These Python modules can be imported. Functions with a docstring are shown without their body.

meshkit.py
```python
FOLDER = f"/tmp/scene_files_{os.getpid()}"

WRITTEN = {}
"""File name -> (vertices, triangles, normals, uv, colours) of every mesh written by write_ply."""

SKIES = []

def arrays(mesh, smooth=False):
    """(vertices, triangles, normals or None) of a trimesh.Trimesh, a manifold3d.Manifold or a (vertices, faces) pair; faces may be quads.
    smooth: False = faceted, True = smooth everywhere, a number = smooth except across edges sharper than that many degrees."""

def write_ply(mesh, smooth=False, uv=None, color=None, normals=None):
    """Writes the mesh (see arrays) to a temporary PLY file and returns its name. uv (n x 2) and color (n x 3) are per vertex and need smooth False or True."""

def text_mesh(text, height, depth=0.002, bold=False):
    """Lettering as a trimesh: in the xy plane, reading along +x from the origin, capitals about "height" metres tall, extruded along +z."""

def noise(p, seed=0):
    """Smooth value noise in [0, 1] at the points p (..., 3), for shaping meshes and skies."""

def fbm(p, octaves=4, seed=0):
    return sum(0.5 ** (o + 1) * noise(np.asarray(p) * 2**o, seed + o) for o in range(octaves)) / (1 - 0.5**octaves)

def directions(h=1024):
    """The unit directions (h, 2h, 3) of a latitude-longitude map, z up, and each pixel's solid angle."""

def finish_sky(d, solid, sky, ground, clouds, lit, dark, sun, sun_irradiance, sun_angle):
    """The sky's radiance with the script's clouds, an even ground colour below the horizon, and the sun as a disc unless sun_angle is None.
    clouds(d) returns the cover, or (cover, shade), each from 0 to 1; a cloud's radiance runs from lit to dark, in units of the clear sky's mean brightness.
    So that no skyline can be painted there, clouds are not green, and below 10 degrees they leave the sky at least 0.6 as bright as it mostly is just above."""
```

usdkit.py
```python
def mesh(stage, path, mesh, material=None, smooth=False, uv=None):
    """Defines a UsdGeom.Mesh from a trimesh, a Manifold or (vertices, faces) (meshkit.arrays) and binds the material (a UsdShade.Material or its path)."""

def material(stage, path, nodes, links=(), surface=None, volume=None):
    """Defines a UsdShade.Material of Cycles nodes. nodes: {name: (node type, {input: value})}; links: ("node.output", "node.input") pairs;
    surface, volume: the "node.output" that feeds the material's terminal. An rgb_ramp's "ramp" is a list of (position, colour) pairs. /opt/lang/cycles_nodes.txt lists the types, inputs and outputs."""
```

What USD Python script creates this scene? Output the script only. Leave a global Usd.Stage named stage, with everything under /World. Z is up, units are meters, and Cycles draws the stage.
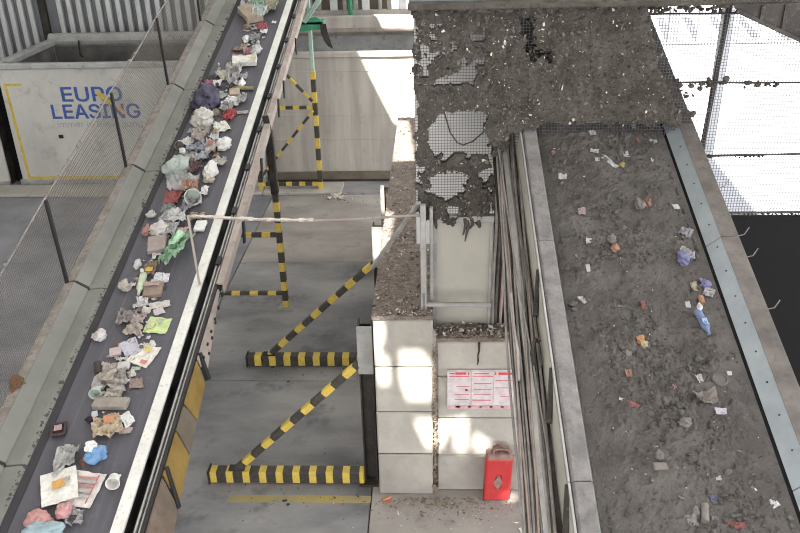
import math, random, sys
import numpy as np, trimesh
sys.path.insert(0, '/opt/lang')
import usdkit, meshkit
from meshkit import fbm, noise
from pxr import Usd, UsdGeom, UsdLux, UsdShade, Gf, Sdf, Vt
from shapely.geometry import Polygon, Point, box as sbox
from shapely.ops import unary_union
from shapely import affinity, contains_xy

stage = Usd.Stage.CreateInMemory()
UsdGeom.SetStageUpAxis(stage, 'Z'); UsdGeom.SetStageMetersPerUnit(stage, 1.0)
UsdGeom.Xform.Define(stage, '/World'); UsdGeom.Scope.Define(stage, '/World/Looks')

# ------------------------------------------------------------------ camera, sky, sun, exposure
EXPOSURE = 0.22
EYE = np.array([0, 0, 5.55]); PITCH = math.radians(26.1); ROLL = math.radians(1.4); YAW = math.radians(2.6)
HEAD = np.array([-math.sin(YAW), math.cos(YAW), 0]); UPZ = np.array([0, 0, 1.0])
FWD = HEAD * math.cos(PITCH) - UPZ * math.sin(PITCH)
_r = np.cross(HEAD, UPZ); _u = np.cross(_r, FWD)
RGT = _r * math.cos(ROLL) - _u * math.sin(ROLL); UPV = _u * math.cos(ROLL) + _r * math.sin(ROLL)
cam = UsdGeom.Camera.Define(stage, '/World/camera')
cam.CreateFocalLengthAttr(36.0); cam.CreateHorizontalApertureAttr(36.0); cam.CreateVerticalApertureAttr(36.0 * 533 / 800)
cam.CreateClippingRangeAttr(Gf.Vec2f(0.1, 300)); cam.CreateExposureAttr(EXPOSURE)
_m = np.eye(4); _m[0, :3] = RGT; _m[1, :3] = UPV; _m[2, :3] = -FWD; _m[3, :3] = EYE
UsdGeom.Xformable(cam).AddTransformOp().Set(Gf.Matrix4d(_m.tolist()))

dome = UsdLux.DomeLight.Define(stage, '/World/sky'); dome.CreateIntensityAttr(1.0); dome.CreateColorAttr(Gf.Vec3f(0.98, 0.995, 1.03))
SUN = np.array([0.12, 0.62, -0.775]); SUN /= np.linalg.norm(SUN)          # the way the sunlight travels
sun = UsdLux.DistantLight.Define(stage, '/World/sun'); sun.CreateNormalizeAttr(True); sun.CreateIntensityAttr(7.0); sun.CreateAngleAttr(0.6); sun.CreateColorAttr(Gf.Vec3f(1.0, 0.95, 0.87))
_z = -SUN; _x = np.cross([0, 1.0, 0], _z); _x /= np.linalg.norm(_x); _y = np.cross(_z, _x)
_m = np.eye(4); _m[0, :3] = _x; _m[1, :3] = _y; _m[2, :3] = _z
UsdGeom.Xformable(sun).AddTransformOp().Set(Gf.Matrix4d(_m.tolist()))

# ------------------------------------------------------------------ helpers
used = {}
def numbered(parent, name):
    k = used.setdefault(parent, {}); n = k.get(name, 0); k[name] = n + 1
    return f'{parent}/{name}' if n == 0 else f'{parent}/{name}_{n:03d}'
LOC = {}
def tag(p, label=None, cat=None, group=None, kind=None):
    p = p.GetPrim() if hasattr(p, 'GetPrim') else p
    for k, v in (('label', label), ('category', cat), ('group', group), ('kind', kind)):
        if v: p.SetCustomDataByKey(k, v)
    return p
def thing(name, label, cat, loc=(0, 0, 0), group=None, kind=None):
    path = numbered('/World', name); x = UsdGeom.Xform.Define(stage, path); x.AddTranslateOp().Set(Gf.Vec3d(*map(float, loc)))
    LOC[path] = np.array(loc, float); tag(x, label, cat, group, kind)
    return path
def put(name, mesh, mat, parent='/World', smooth=False, **kw):
    """One mesh prim; its vertices are given in world space."""
    path = numbered(parent, name)
    v, f, _ = meshkit.arrays(mesh)
    root = '/'.join(parent.split('/')[:3])
    v = np.asarray(v) - LOC.get(root, np.zeros(3))
    m = usdkit.mesh(stage, path, (v, f), mat, smooth=smooth)
    tag(m, **kw)
    return path
def solo(name, mesh, mat, label, cat, group=None, kind=None, smooth=False):
    """A thing that is one mesh, standing at its base."""
    v, f, _ = meshkit.arrays(mesh); v = np.asarray(v)
    base = np.array([*((v.min(0) + v.max(0)) / 2)[:2], v[:, 2].min()])
    path = numbered('/World', name)
    m = usdkit.mesh(stage, path, (v - base, f), mat, smooth=smooth)
    UsdGeom.Xformable(m).AddTranslateOp().Set(Gf.Vec3d(*map(float, base)))
    tag(m, label, cat, group, kind)
    return path

cat = lambda ms: trimesh.util.concatenate([trimesh.Trimesh(np.asarray(m.vertices), np.asarray(m.faces), process=False) for m in ms])
def bx(x0, x1, y0, y1, z0, z1, ch=0.0):
    c = np.array([(x0 + x1) / 2, (y0 + y1) / 2, (z0 + z1) / 2]); h = np.abs([x1 - x0, y1 - y0, z1 - z0]) / 2
    if ch <= 0:
        m = trimesh.creation.box(2 * h)
    else:
        ch = min(ch, h.min() * 0.9); P = []
        for s in np.ndindex(2, 2, 2):
            s = np.array(s) * 2 - 1
            for a in range(3):
                q = h - ch; q[a] = h[a]; P.append(s * q)
        m = trimesh.convex.convex_hull(np.array(P))
    m.apply_translation(c); return m
def basis(d, up=(0, 0, 1.0)):
    d = np.asarray(d, float); d = d / np.linalg.norm(d); up = np.asarray(up, float)
    if abs(d @ up) > 0.98: up = np.array([0, 1.0, 0])
    s = np.cross(d, up); s /= np.linalg.norm(s); return s, np.cross(s, d), d
def bar(a, b, w, t, ch=0.0, up=(0, 0, 1.0)):
    """A rectangular bar from a to b, w wide across and t thick towards up."""
    a, b = np.asarray(a, float), np.asarray(b, float); s, n, d = basis(b - a, up)
    m = bx(-w / 2, w / 2, -t / 2, t / 2, 0, np.linalg.norm(b - a), ch)
    v = np.asarray(m.vertices); return trimesh.Trimesh(a + v[:, :1] * s + v[:, 1:2] * n + v[:, 2:] * d, m.faces, process=False)
def tube(pts, r, n=8, cap=True):
    P = np.asarray(pts, float); r = np.broadcast_to(r, len(P)); T = np.gradient(P, axis=0); V = []
    up = np.array([0, 0, 1.0]) if abs(T[0] @ [0, 0, 1.0]) < 0.9 * np.linalg.norm(T[0]) else np.array([0, 1.0, 0])
    for p, t, q in zip(P, T, r):
        s, u, _ = basis(t, up); a = np.arange(n) * 2 * np.pi / n
        V.append(p + q * (np.cos(a)[:, None] * s + np.sin(a)[:, None] * u))
    V = np.vstack(V); F = []
    for i in range(len(P) - 1):
        for j in range(n):
            k = (j + 1) % n; a, b, c, d = i * n + j, i * n + k, (i + 1) * n + k, (i + 1) * n + j
            F += [[a, b, c], [a, c, d]]
    if cap:
        for j in range(1, n - 1):
            F.append([0, j + 1, j]); o = (len(P) - 1) * n; F.append([o, o + j, o + j + 1])
    return trimesh.Trimesh(V, F, process=False)
def lathe(prof, n=20):
    return trimesh.creation.revolve(np.array(prof, float), sections=n)
def extr(poly, t):
    gs = getattr(poly, 'geoms', [poly])
    return cat([trimesh.creation.extrude_polygon(g, t, engine='earcut') for g in gs if g.area > 1e-7])
def sweep_y(profile, y0, y1, zf):
    """A closed (x, dz) outline drawn out along y on the slope zf(y)."""
    ys = np.atleast_1d(np.linspace(y0, y1, 2)); p = np.array(profile, float); n = len(p)
    V = np.vstack([np.column_stack([p[:, 0], np.full(n, y), p[:, 1] + zf(y)]) for y in ys])
    tri = trimesh.creation.triangulate_polygon(Polygon(p), engine='earcut')
    tv, tf = tri; idx = np.array([int(np.argmin(((p - q) ** 2).sum(1))) for q in tv]); F = []
    for j in range(n):
        k = (j + 1) % n; F += [[j, k, n + k], [j, n + k, n + j]]
    for t in tf:
        a, b, c = idx[t]; F += [[a, c, b], [n + a, n + b, n + c]]
    m = trimesh.Trimesh(V, F, process=False); m.fix_normals(); return m
def xz(poly, y, t):
    """A polygon drawn in (x, z), standing at y and t thick away from the camera."""
    m = extr(poly, t); v = np.asarray(m.vertices)
    m = trimesh.Trimesh(np.column_stack([v[:, 0], y + v[:, 2], v[:, 1]]), m.faces[:, ::-1], process=False); return m

def flakes(n, place, smin, smax, seed, flat=0.35):
    """Many little irregular chips as one mesh. place(rng) gives a point and a normal."""
    r = np.random.default_rng(seed); V, F = [], []
    base = np.array([[-1, -.6, 0], [.7, -1, 0], [1, .5, 0], [-.5, 1, 0]], float)
    for k in range(n):
        p, up = place(r); s = r.uniform(smin, smax) * (1 + 1.2 * (r.random() < .12)); q = base + r.normal(0, .28, (4, 3)) * [1, 1, .0]; q[:, 1] *= r.uniform(.25, .9)
        a = r.uniform(0, 6.28); t = r.normal(0, flat, 2); R = trimesh.transformations.euler_matrix(t[0], t[1], a)[:3, :3]; sd, nu, d = basis(up, (0, 1.0, 0)); W = np.column_stack([sd, nu, d])
        top = q * s + [0, 0, s * .25]; bt = q * s * .85 - [0, 0, s * .15]; v = (W @ R @ np.vstack([top, bt]).T).T + p; o = len(V) * 8
        V.append(v); F.append(np.array([[0, 1, 2], [0, 2, 3], [4, 6, 5], [4, 7, 6], [0, 4, 5], [0, 5, 1], [1, 5, 6], [1, 6, 2], [2, 6, 7], [2, 7, 3], [3, 7, 4], [3, 4, 0]]) + o)
    return trimesh.Trimesh(np.vstack(V), np.vstack(F), process=False)


# ------------------------------------------------------------------ materials
def s2l(c):
    c = np.array(c, float) / 255; return tuple(np.where(c <= 0.04045, c / 12.92, ((c + 0.055) / 1.055) ** 2.4))
looks = {}
def surf(name, c1, c2, scale=3.0, rough=0.8, bump=0.0, bscale=40.0, spots=None, sfac=0.5, sscale=25.0, metallic=0.0, stretch=(1, 1, 1), spec=0.3, dist=0.02, translucent=0.0):
    """Two colours mixed by noise, optional speckles of a third, and a fine relief."""
    if name in looks: return looks[name]
    N = {'g': ('geometry', {}), 'mp': ('mapping', {'scale': tuple(stretch)}),
         'n': ('noise_texture', {'scale': scale, 'detail': 6.0, 'roughness': 0.62}),
         'r': ('rgb_ramp', {'ramp': [(0.0, s2l(c1)), (0.36, s2l(c1)), (0.64, s2l(c2)), (1.0, s2l(c2))]}),
         'p': ('principled_bsdf', {'roughness': rough, 'metallic': metallic, 'specular_ior_level': spec})}
    L = [('g.position', 'mp.vector'), ('mp.vector', 'n.vector'), ('n.fac', 'r.fac')]
    out = 'r.color'
    if spots:
        N['sn'] = ('noise_texture', {'scale': sscale, 'detail': 4.0, 'roughness': 0.7})
        N['sr'] = ('rgb_ramp', {'ramp': [(0.0, (0, 0, 0)), (0.56, (0, 0, 0)), (0.70, (sfac,) * 3), (1.0, (sfac,) * 3)]})
        N['sm'] = ('mix', {'color2': s2l(spots)})
        L += [('g.position', 'sn.vector'), ('sn.fac', 'sr.fac'), ('sr.color', 'sm.fac'), (out, 'sm.color1')]; out = 'sm.color'
    L.append((out, 'p.base_color'))
    if bump:
        N['bn'] = ('noise_texture', {'scale': bscale, 'detail': 5.0, 'roughness': 0.65}); N['b'] = ('bump', {'strength': bump, 'distance': dist})
        L += [('g.position', 'bn.vector'), ('bn.fac', 'b.height'), ('b.normal', 'p.normal')]
    s = 'p.BSDF'
    if translucent:
        N['t'] = ('translucent_bsdf', {}); N['mx'] = ('mix_closure', {'fac': translucent}); L += [(out, 't.color'), ('p.BSDF', 'mx.closure1'), ('t.BSDF', 'mx.closure2')]; s = 'mx.closure'
    looks[name] = usdkit.material(stage, '/World/Looks/' + name, N, L, surface=s); return looks[name]
def striped(name, axis, period, phase=0.0, c1=(218, 188, 74), c2=(42, 38, 34), duty=0.46, worn=0.4):
    """Yellow and black warning paint in bands across the axis, dusty and chipped."""
    N = {'g': ('geometry', {}), 'd': ('vector_math', {'math_type': 'dot_product', 'vector2': tuple(np.array(axis, float) / np.linalg.norm(axis) / period)}),
         'ph': ('math', {'math_type': 'add', 'value2': phase}), 'fr': ('math', {'math_type': 'fraction'}), 'ab': ('math', {'math_type': 'floored_modulo', 'value2': 1.0}),
         'gt': ('math', {'math_type': 'greater_than', 'value2': duty}), 'm': ('mix', {'color1': s2l(c1), 'color2': s2l(c2)}),
         'n': ('noise_texture', {'scale': 30.0, 'detail': 5.0, 'roughness': 0.7}), 'r': ('rgb_ramp', {'ramp': [(0, (0, 0, 0)), (0.42, (.10,) * 3), (0.68, (worn,) * 3), (1, (worn,) * 3)]}),
         'w': ('mix', {'color2': s2l((104, 97, 86))}), 'p': ('principled_bsdf', {'roughness': 0.6})}
    L = [('g.position', 'd.vector1'), ('d.value', 'ph.value1'), ('ph.value', 'ab.value1'), ('ab.value', 'gt.value1'), ('gt.value', 'm.fac'), ('g.position', 'n.vector'), ('n.fac', 'r.fac'),
         ('r.color', 'w.fac'), ('m.color', 'w.color1'), ('w.color', 'p.base_color')]
    del N['fr']
    return usdkit.material(stage, '/World/Looks/' + name, N, L, surface='p.BSDF')
def plain(name, c, rough=0.7, metallic=0.0, spec=0.4): return surf(name, c, tuple(np.clip(np.array(c) * 0.88, 0, 255)), 14.0, rough, metallic=metallic, spec=spec)

M_floor = surf('floor_concrete', (104, 104, 108), (158, 156, 154), 0.55, 0.62, 0.35, 30, spots=(80, 80, 83), sfac=0.8, sscale=1.1, stretch=(0.8, 1.6, 1))
M_floor_b = surf('floor_concrete_pale', (132, 127, 123), (164, 158, 152), 0.7, 0.66, 0.35, 30, spots=(104, 102, 100), sfac=0.45, sscale=2.7, stretch=(0.8, 1.6, 1))
M_floor_l = surf('floor_asphalt', (112, 113, 118), (138, 138, 142), 0.9, 0.8, 0.4, 45, spots=(95, 95, 98), sfac=0.4, sscale=5)
M_conc = surf('cast_concrete', (156, 151, 142), (176, 171, 162), 1.6, 0.85, 0.25, 35, spots=(158, 152, 143), sfac=0.55, sscale=6)
M_conc_b = surf('cast_concrete_worn', (146, 141, 133), (168, 163, 154), 1.9, 0.85, 0.25, 35, spots=(146, 140, 132), sfac=0.6, sscale=5)
M_conc_c = surf('bunker_concrete', (156, 151, 143), (180, 174, 165), 1.4, 0.85, 0.2, 30, spots=(150, 142, 132), sfac=0.6, sscale=3.2, stretch=(3.2, 1, 0.35))
M_kerb = surf('kerb_concrete', (160, 157, 151), (178, 174, 166), 2.0, 0.85, 0.3, 40)
M_skip = surf('skip_paint', (176, 174, 169), (192, 190, 184), 1.5, 0.5, 0.1, 20, spots=(150, 142, 134), sfac=0.6, sscale=3.0, stretch=(1, 1, 0.5))
M_skip_rim = surf('skip_rim_paint', (146, 147, 146), (170, 170, 167), 3, 0.6, spots=(110, 104, 98), sfac=0.7, sscale=9)
M_skip_in = surf('skip_inside_steel', (78, 76, 78), (112, 108, 106), 2.0, 0.7, spots=(60, 52, 48), sfac=0.6, sscale=6)
M_clad = surf('corrugated_sheet', (186, 187, 188), (204, 204, 204), 1.2, 0.45, spots=(150, 148, 145), sfac=0.35, sscale=4, metallic=0.15)
M_black = plain('black_steel', (30, 28, 27), 0.6)
M_dark = surf('dark_greasy_steel', (38, 35, 33), (62, 56, 51), 5, 0.6, spots=(110, 100, 90), sfac=0.5, sscale=30)
M_green = surf('green_machine_paint', (50, 128, 92), (70, 150, 112), 6, 0.5, spots=(150, 160, 150), sfac=0.5, sscale=20)
M_palegreen = surf('pale_green_paint', (150, 178, 160), (172, 190, 176), 6, 0.5, spots=(120, 120, 112), sfac=0.5, sscale=20)
M_rail = surf('grey_green_rail_paint', (108, 109, 103), (122, 122, 115), 2.2, 0.55, 0.12, 20, spots=(112, 112, 104), sfac=0.55, sscale=7)
M_raildust = surf('dusty_rail_ledge', (122, 115, 108), (150, 143, 136), 9, 0.9, 0.5, 60, spots=(96, 88, 82), sfac=0.7, sscale=24)
M_white = surf('white_edge_paint', (196, 195, 188), (212, 210, 203), 5, 0.6, 0.1, 30, spots=(150, 146, 138), sfac=0.6, sscale=26)
M_belt = surf('rubber_belt', (78, 77, 82), (86, 84, 90), 2.6, 0.62, 0.12, 60, stretch=(9, 0.35, 0.35), spots=(110, 106, 108), sfac=0.3, sscale=14)
M_beltline = surf('rubber_belt_worn', (86, 85, 91), (94, 92, 97), 3, 0.6, stretch=(9, 0.35, 0.35))
M_plate = surf('dusty_side_plate', (140, 129, 121), (160, 150, 142), 4, 0.7, spots=(112, 98, 88), sfac=0.55, sscale=12)
M_skirtbrown = surf('brown_skirt_sheet', (92, 80, 69), (116, 103, 90), 3, 0.75, 0.2, 20, spots=(76, 64, 54), sfac=0.6, sscale=9, stretch=(1, 1, 0.4))
M_skirtgrey = surf('grey_skirt_sheet', (96, 88, 76), (112, 103, 90), 4, 0.7, spots=(70, 62, 54), sfac=0.5, sscale=12)
M_skirtyel = surf('yellow_skirt_sheet', (118, 96, 50), (136, 112, 60), 4, 0.65, spots=(110, 90, 52), sfac=0.6, sscale=11)
M_galv = surf('galvanised_dusty', (136, 135, 132), (158, 156, 152), 6, 0.6, spots=(118, 110, 102), sfac=0.5, sscale=18, metallic=0.1)
M_panel = surf('grey_beige_panel', (152, 149, 139), (164, 160, 150), 1.6, 0.6, spots=(150, 145, 134), sfac=0.4, sscale=8)
M_dustrim = surf('dust_caked_rim', (104, 101, 99), (132, 128, 126), 7, 0.95, 0.6, 50, spots=(92, 86, 80), sfac=0.6, sscale=16)
M_blueface = surf('pale_blue_grey_paint', (126, 132, 136), (140, 146, 149), 4, 0.5, spots=(132, 134, 134), sfac=0.4, sscale=14)
M_rubber = plain('black_rubber', (16, 16, 17), 0.8, spec=0.2)
M_dirt = surf('belt_dirt', (82, 78, 75), (102, 98, 94), 3.0, 1.0, 0.9, 55, spots=(70, 63, 57), sfac=0.7, sscale=18, spec=0.1, dist=0.03)
M_clod = surf('dirt_clod', (80, 76, 73), (100, 96, 92), 9.0, 1.0, 0.9, 60, spots=(132, 124, 116), sfac=0.4, sscale=30, spec=0.1)
M_crust = surf('fibrous_dust_crust', (80, 76, 71), (102, 97, 91), 8.0, 1.0, 1.0, 90, spots=(58, 54, 50), sfac=0.7, sscale=42, spec=0.05, dist=0.03)
M_litter = surf('fine_litter', (124, 114, 106), (154, 143, 133), 14.0, 1.0, 1.0, 80, spots=(78, 68, 60), sfac=0.8, sscale=55, spec=0.05, dist=0.03)
M_flake_l = plain('pale_flakes', (206, 198, 188), 0.9)
M_flake_m = plain('grey_brown_flakes', (148, 136, 126), 1.0); M_fibre = plain('dull_fibres', (108, 102, 96), 1.0); M_flange = surf('brown_grey_flange', (84, 79, 75), (108, 102, 97), 5, .9, .4, 40, spots=(66, 61, 57), sfac=.5, sscale=14)
M_flake_d = plain('dark_flakes', (70, 62, 55), 1.0); M_flake_s = plain('sandy_flakes', (132, 116, 100), 1.0); M_stain = plain('dull_stain', (74, 72, 67), .9); M_railshade = plain('painted_rail_shade', (50, 49, 52), .8)  # the last one is the painted shade beside the left rail
M_wire = plain('net_wire', (92, 90, 92), 0.6, 0.3)
M_guard = plain('guard_wire', (100, 95, 88), 0.6, 0.3)
M_cable = surf('dusty_cable', (112, 107, 103), (138, 132, 128), 8, 0.9, spots=(96, 90, 84), sfac=0.5, sscale=30)
M_cabledark = surf('dark_cable', (74, 70, 67), (100, 95, 90), 8, 0.8)
M_cablewarm = surf('warm_cable', (134, 116, 108), (152, 136, 128), 8, 0.9)
M_red = surf('red_plastic', (176, 52, 54), (188, 64, 64), 5, 0.45, spots=(180, 96, 92), sfac=0.4, sscale=12)
M_reddust = surf('dust_on_red_plastic', (128, 98, 90), (150, 126, 116), 14, 0.95, 0.4, 60)
M_blue = plain('blue_lettering', (62, 92, 158)); M_slogan = plain('faded_grey_lettering', (160, 162, 168)); M_yellow = plain('yellow_line_paint', (206, 180, 72)); M_orange = plain('orange_accent', (222, 160, 110))
M_yfloor = surf('worn_yellow_floor_paint', (168, 150, 84), (146, 138, 112), 3.5, 0.8, spots=(128, 124, 116), sfac=0.9, sscale=5)
M_sign = plain('sign_white', (206, 196, 196), 0.5); M_signpink = plain('sign_pink', (208, 160, 164), 0.5); M_signred = plain('sign_red', (214, 66, 76), 0.5); M_signdark = plain('sign_dark_print', (128, 70, 82), 0.5)
M_yard = surf('yard_concrete', (138, 140, 146), (150, 152, 157), 0.5, 0.9); M_white_wall = surf('white_facade', (176, 178, 182), (190, 192, 195), 0.6, 0.7); M_facade_d = surf('facade_grey', (116, 118, 122), (128, 130, 134), 1, 0.7)
M_roof = surf('roof_sheet_inside', (196, 195, 190), (208, 206, 200), 0.8, 0.7)

# ------------------------------------------------------------------ the hall
rng = random.Random(7)
def struct(name, label=None): return thing(name, label or name.replace('_', ' '), name.split('_')[0], (0, 0, 0), None, 'structure')
fl = struct('floor', 'grey stained concrete floor of the hall in large cast slabs')
ycuts = [-6.0, -1.0, 2.6, 5.05, 8.15, 11.5, 14.5, 20.0]
xcuts = [-12.0, -3.1, -.62, 4.4]
put('sub_base', bx(-12.0, 4.4, -6, 20, -0.3, -0.035), M_dark, fl)
for i in range(len(ycuts) - 1):
    for j in range(3):
        put('slab', bx(xcuts[j] + .006, xcuts[j + 1] - .006, ycuts[i] + .006, ycuts[i + 1] - .006, -0.2, 0.0, 0.008), (M_floor_l if j == 0 else (M_floor_b if i in (2, 5) or j == 2 else M_floor)), fl)
put('painted_line', xz(Polygon([(0, 0), (1, 0), (1, 1)]), 0, 1) if False else cat([bx(-2.05, -0.62, 6.03, 6.13, 0.0, 0.0015)]), M_yfloor, fl, label='worn yellow painted floor line')
solo('kerb', cat([bx(-11.05 + 1.55 * k, -11.05 + 1.55 * k + 1.54, 14.48, 15.05, 0.0, 0.06, 0.012) for k in range(6)]), M_kerb, 'low pale concrete kerb in front of the lettered skip', 'kerb', kind='structure')
M_asphalt = surf('yard_asphalt', (116, 116, 117), (134, 133, 133), 0.6, 0.9)
yd = struct('ground', 'sunlit pale concrete yard outside the open right side of the hall')
put('yard_slab', bx(4.4, 90, -60, 120, -0.3, -0.02), M_yard, yd); put('yard_slab', bx(-60, 4.4, -60, -6, -0.3, -0.02), M_asphalt, yd); put('yard_slab', bx(-60, 4.4, 20, 120, -0.3, -0.02), M_yard, yd)

# unseen roof, made saw-toothed for soft light: sheets slope up away from the sun, light comes in at the upright gaps; holes are cut to throw the sun patches
Zr, PITCHR, SL, Y0R = 8.0, 4.0, 0.5, -6.9
def on(x, y): return (x, y)
PATCH = [  # sunlit shapes: (x, y, z) outlines on the walls they fall on
    [(-.53, 6.15, 2.0), (-.44, 6.15, 2.0), (-.43, 6.15, 1.82), (-.50, 6.15, 1.60), (-.545, 6.15, 1.60)],
    [(-.50, 6.15, 1.62), (-.42, 6.15, 1.64), (-.41, 6.15, 1.30), (-.46, 6.15, 1.28), (-.51, 6.15, 1.30)],
    [(-.30, 6.15, 1.80), (-.25, 6.15, 1.83), (-.10, 6.15, 1.66), (-.02, 6.15, 1.55), (-.02, 6.15, 1.12), (-.24, 6.15, 1.11), (-.29, 6.15, 1.30)],
    [(-.20, 6.15, .92), (.02, 6.12, .95), (.30, 6.12, 1.02), (.30, 6.12, .93), (.18, 6.12, .92), (.05, 6.12, .62), (-.06, 6.12, .58)],
    [(.19, 6.12, .93), (.30, 6.12, .95), (.30, 6.12, .58), (.19, 6.12, .59)],
    [(.38, 6.12, .80), (.41, 6.12, .82), (.47, 6.12, .74), (.55, 6.12, .73), (.50, 6.12, .57), (.37, 6.12, .59)],
    [(.70, 6.0, .16), (.80, 6.0, .22), (.78, 6.0, .08), (.60, 6.0, .05)],
    [(-1.42, 15.3, 2.6), (-.10, 15.3, 2.6), (-.10, 15.3, .9), (-.75, 15.3, 1.15), (-1.15, 15.3, 2.0)],
    [(-1.35, 17.7, 3.1), (-.05, 17.7, 3.1), (-.05, 17.7, 2.35), (-1.0, 17.7, 2.4)],
    [(-.54, 10.4, 2.02), (-.22, 10.4, 2.02), (-.38, 12.4, 2.02), (-.60, 12.4, 2.02)],
    [(-.54, 7.0, 2.02), (-.48, 7.4, 2.02), (-.44, 8.5, 2.02), (-.56, 8.7, 2.02)],
    [(-.70, 8.47, 1.88), (-.57, 8.47, 1.88), (-.57, 8.47, 1.42), (-.70, 8.47, 1.46)],
    [(-.74, 10.76, 1.55), (-.62, 10.76, 1.55), (-.62, 10.76, 1.1), (-.74, 10.76, 1.1)],
    
]
rf = struct('ceiling', 'unseen hall roof of pale sheets, saw-toothed for soft light, with holes cut for sun patches')
holes = {}
for poly in PATCH:
    P = np.array(poly, float)
    for k in range(7):
        yj = Y0R + PITCHR * k
        t = (Zr + SL * (P[:, 1] - yj) - P[:, 2]) / (-SUN[2] + SL * SUN[1]); Q = P - t[:, None] * SUN
        if yj <= Q[:, 1].mean() < yj + PITCHR: holes.setdefault(k, []).append(Polygon(Q[:, :2]).buffer(0))
for k in range(7):
    yj = Y0R + PITCHR * k; pan = sbox(-12.1, yj, 4.45, yj + PITCHR)
    if k in holes: pan = pan.difference(unary_union(holes[k]))
    m = extr(pan, 0.05); v = np.array(m.vertices); v[:, 2] += Zr + SL * (v[:, 1] - yj)
    put('roof_sheet', trimesh.Trimesh(v, m.faces, process=False), M_roof, rf)
wl = struct('wall_left', 'pale closed side wall of the hall'); put('wall_sheet', bx(-12.1, -12.0, -6.9, 19.2, 0, 9.9), M_roof, wl)

# ------------------------------------------------------------------ back of the hall: corrugated cladding and slatted opening
wb = struct('wall_back', 'pale upright metal cladding slats at the back of the hall')
put('backing_sheet', bx(-12.0, -3.05, 18.62, 18.66, 0, 6.4), M_facade_d, wb)
for k in range(39):
    x = -11.83 + .225 * k
    if not -8.95 < x < -8.66: put('slat', bx(x, x + .105, 18.50, 18.61, 0, 6.4, .012), M_clad, wb)
put('joint_post', bx(-8.88, -8.72, 18.5, 18.6, 0, 6.4), M_dark, wb)
put('upper_wall', bx(-12.0, 4.4, 18.9, 19.05, 6.0, 9.9), M_roof, wb)
put('low_wall', bx(-3.05, 4.4, 18.15, 18.3, 0, 2.9), M_conc_c, wb)
x = -3.0
for k in range(14):
    w = [0.16, 0.07, 0.10][k % 3]; put('slat', bx(x, x + w, 18.16, 18.28, 2.9, 6.2, 0.01), M_galv if k % 3 else M_clad, wb); x += w + [0.16, 0.09, 0.20, 0.12][k % 4]
put('cross_rail', bx(-3.05, 4.4, 18.3, 18.36, 3.25, 3.37), M_galv, wb)
put('backing_sheet', bx(-3.05, -.9, 18.9, 18.95, 2.4, 6.2), M_skirtgrey, wb)

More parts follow.
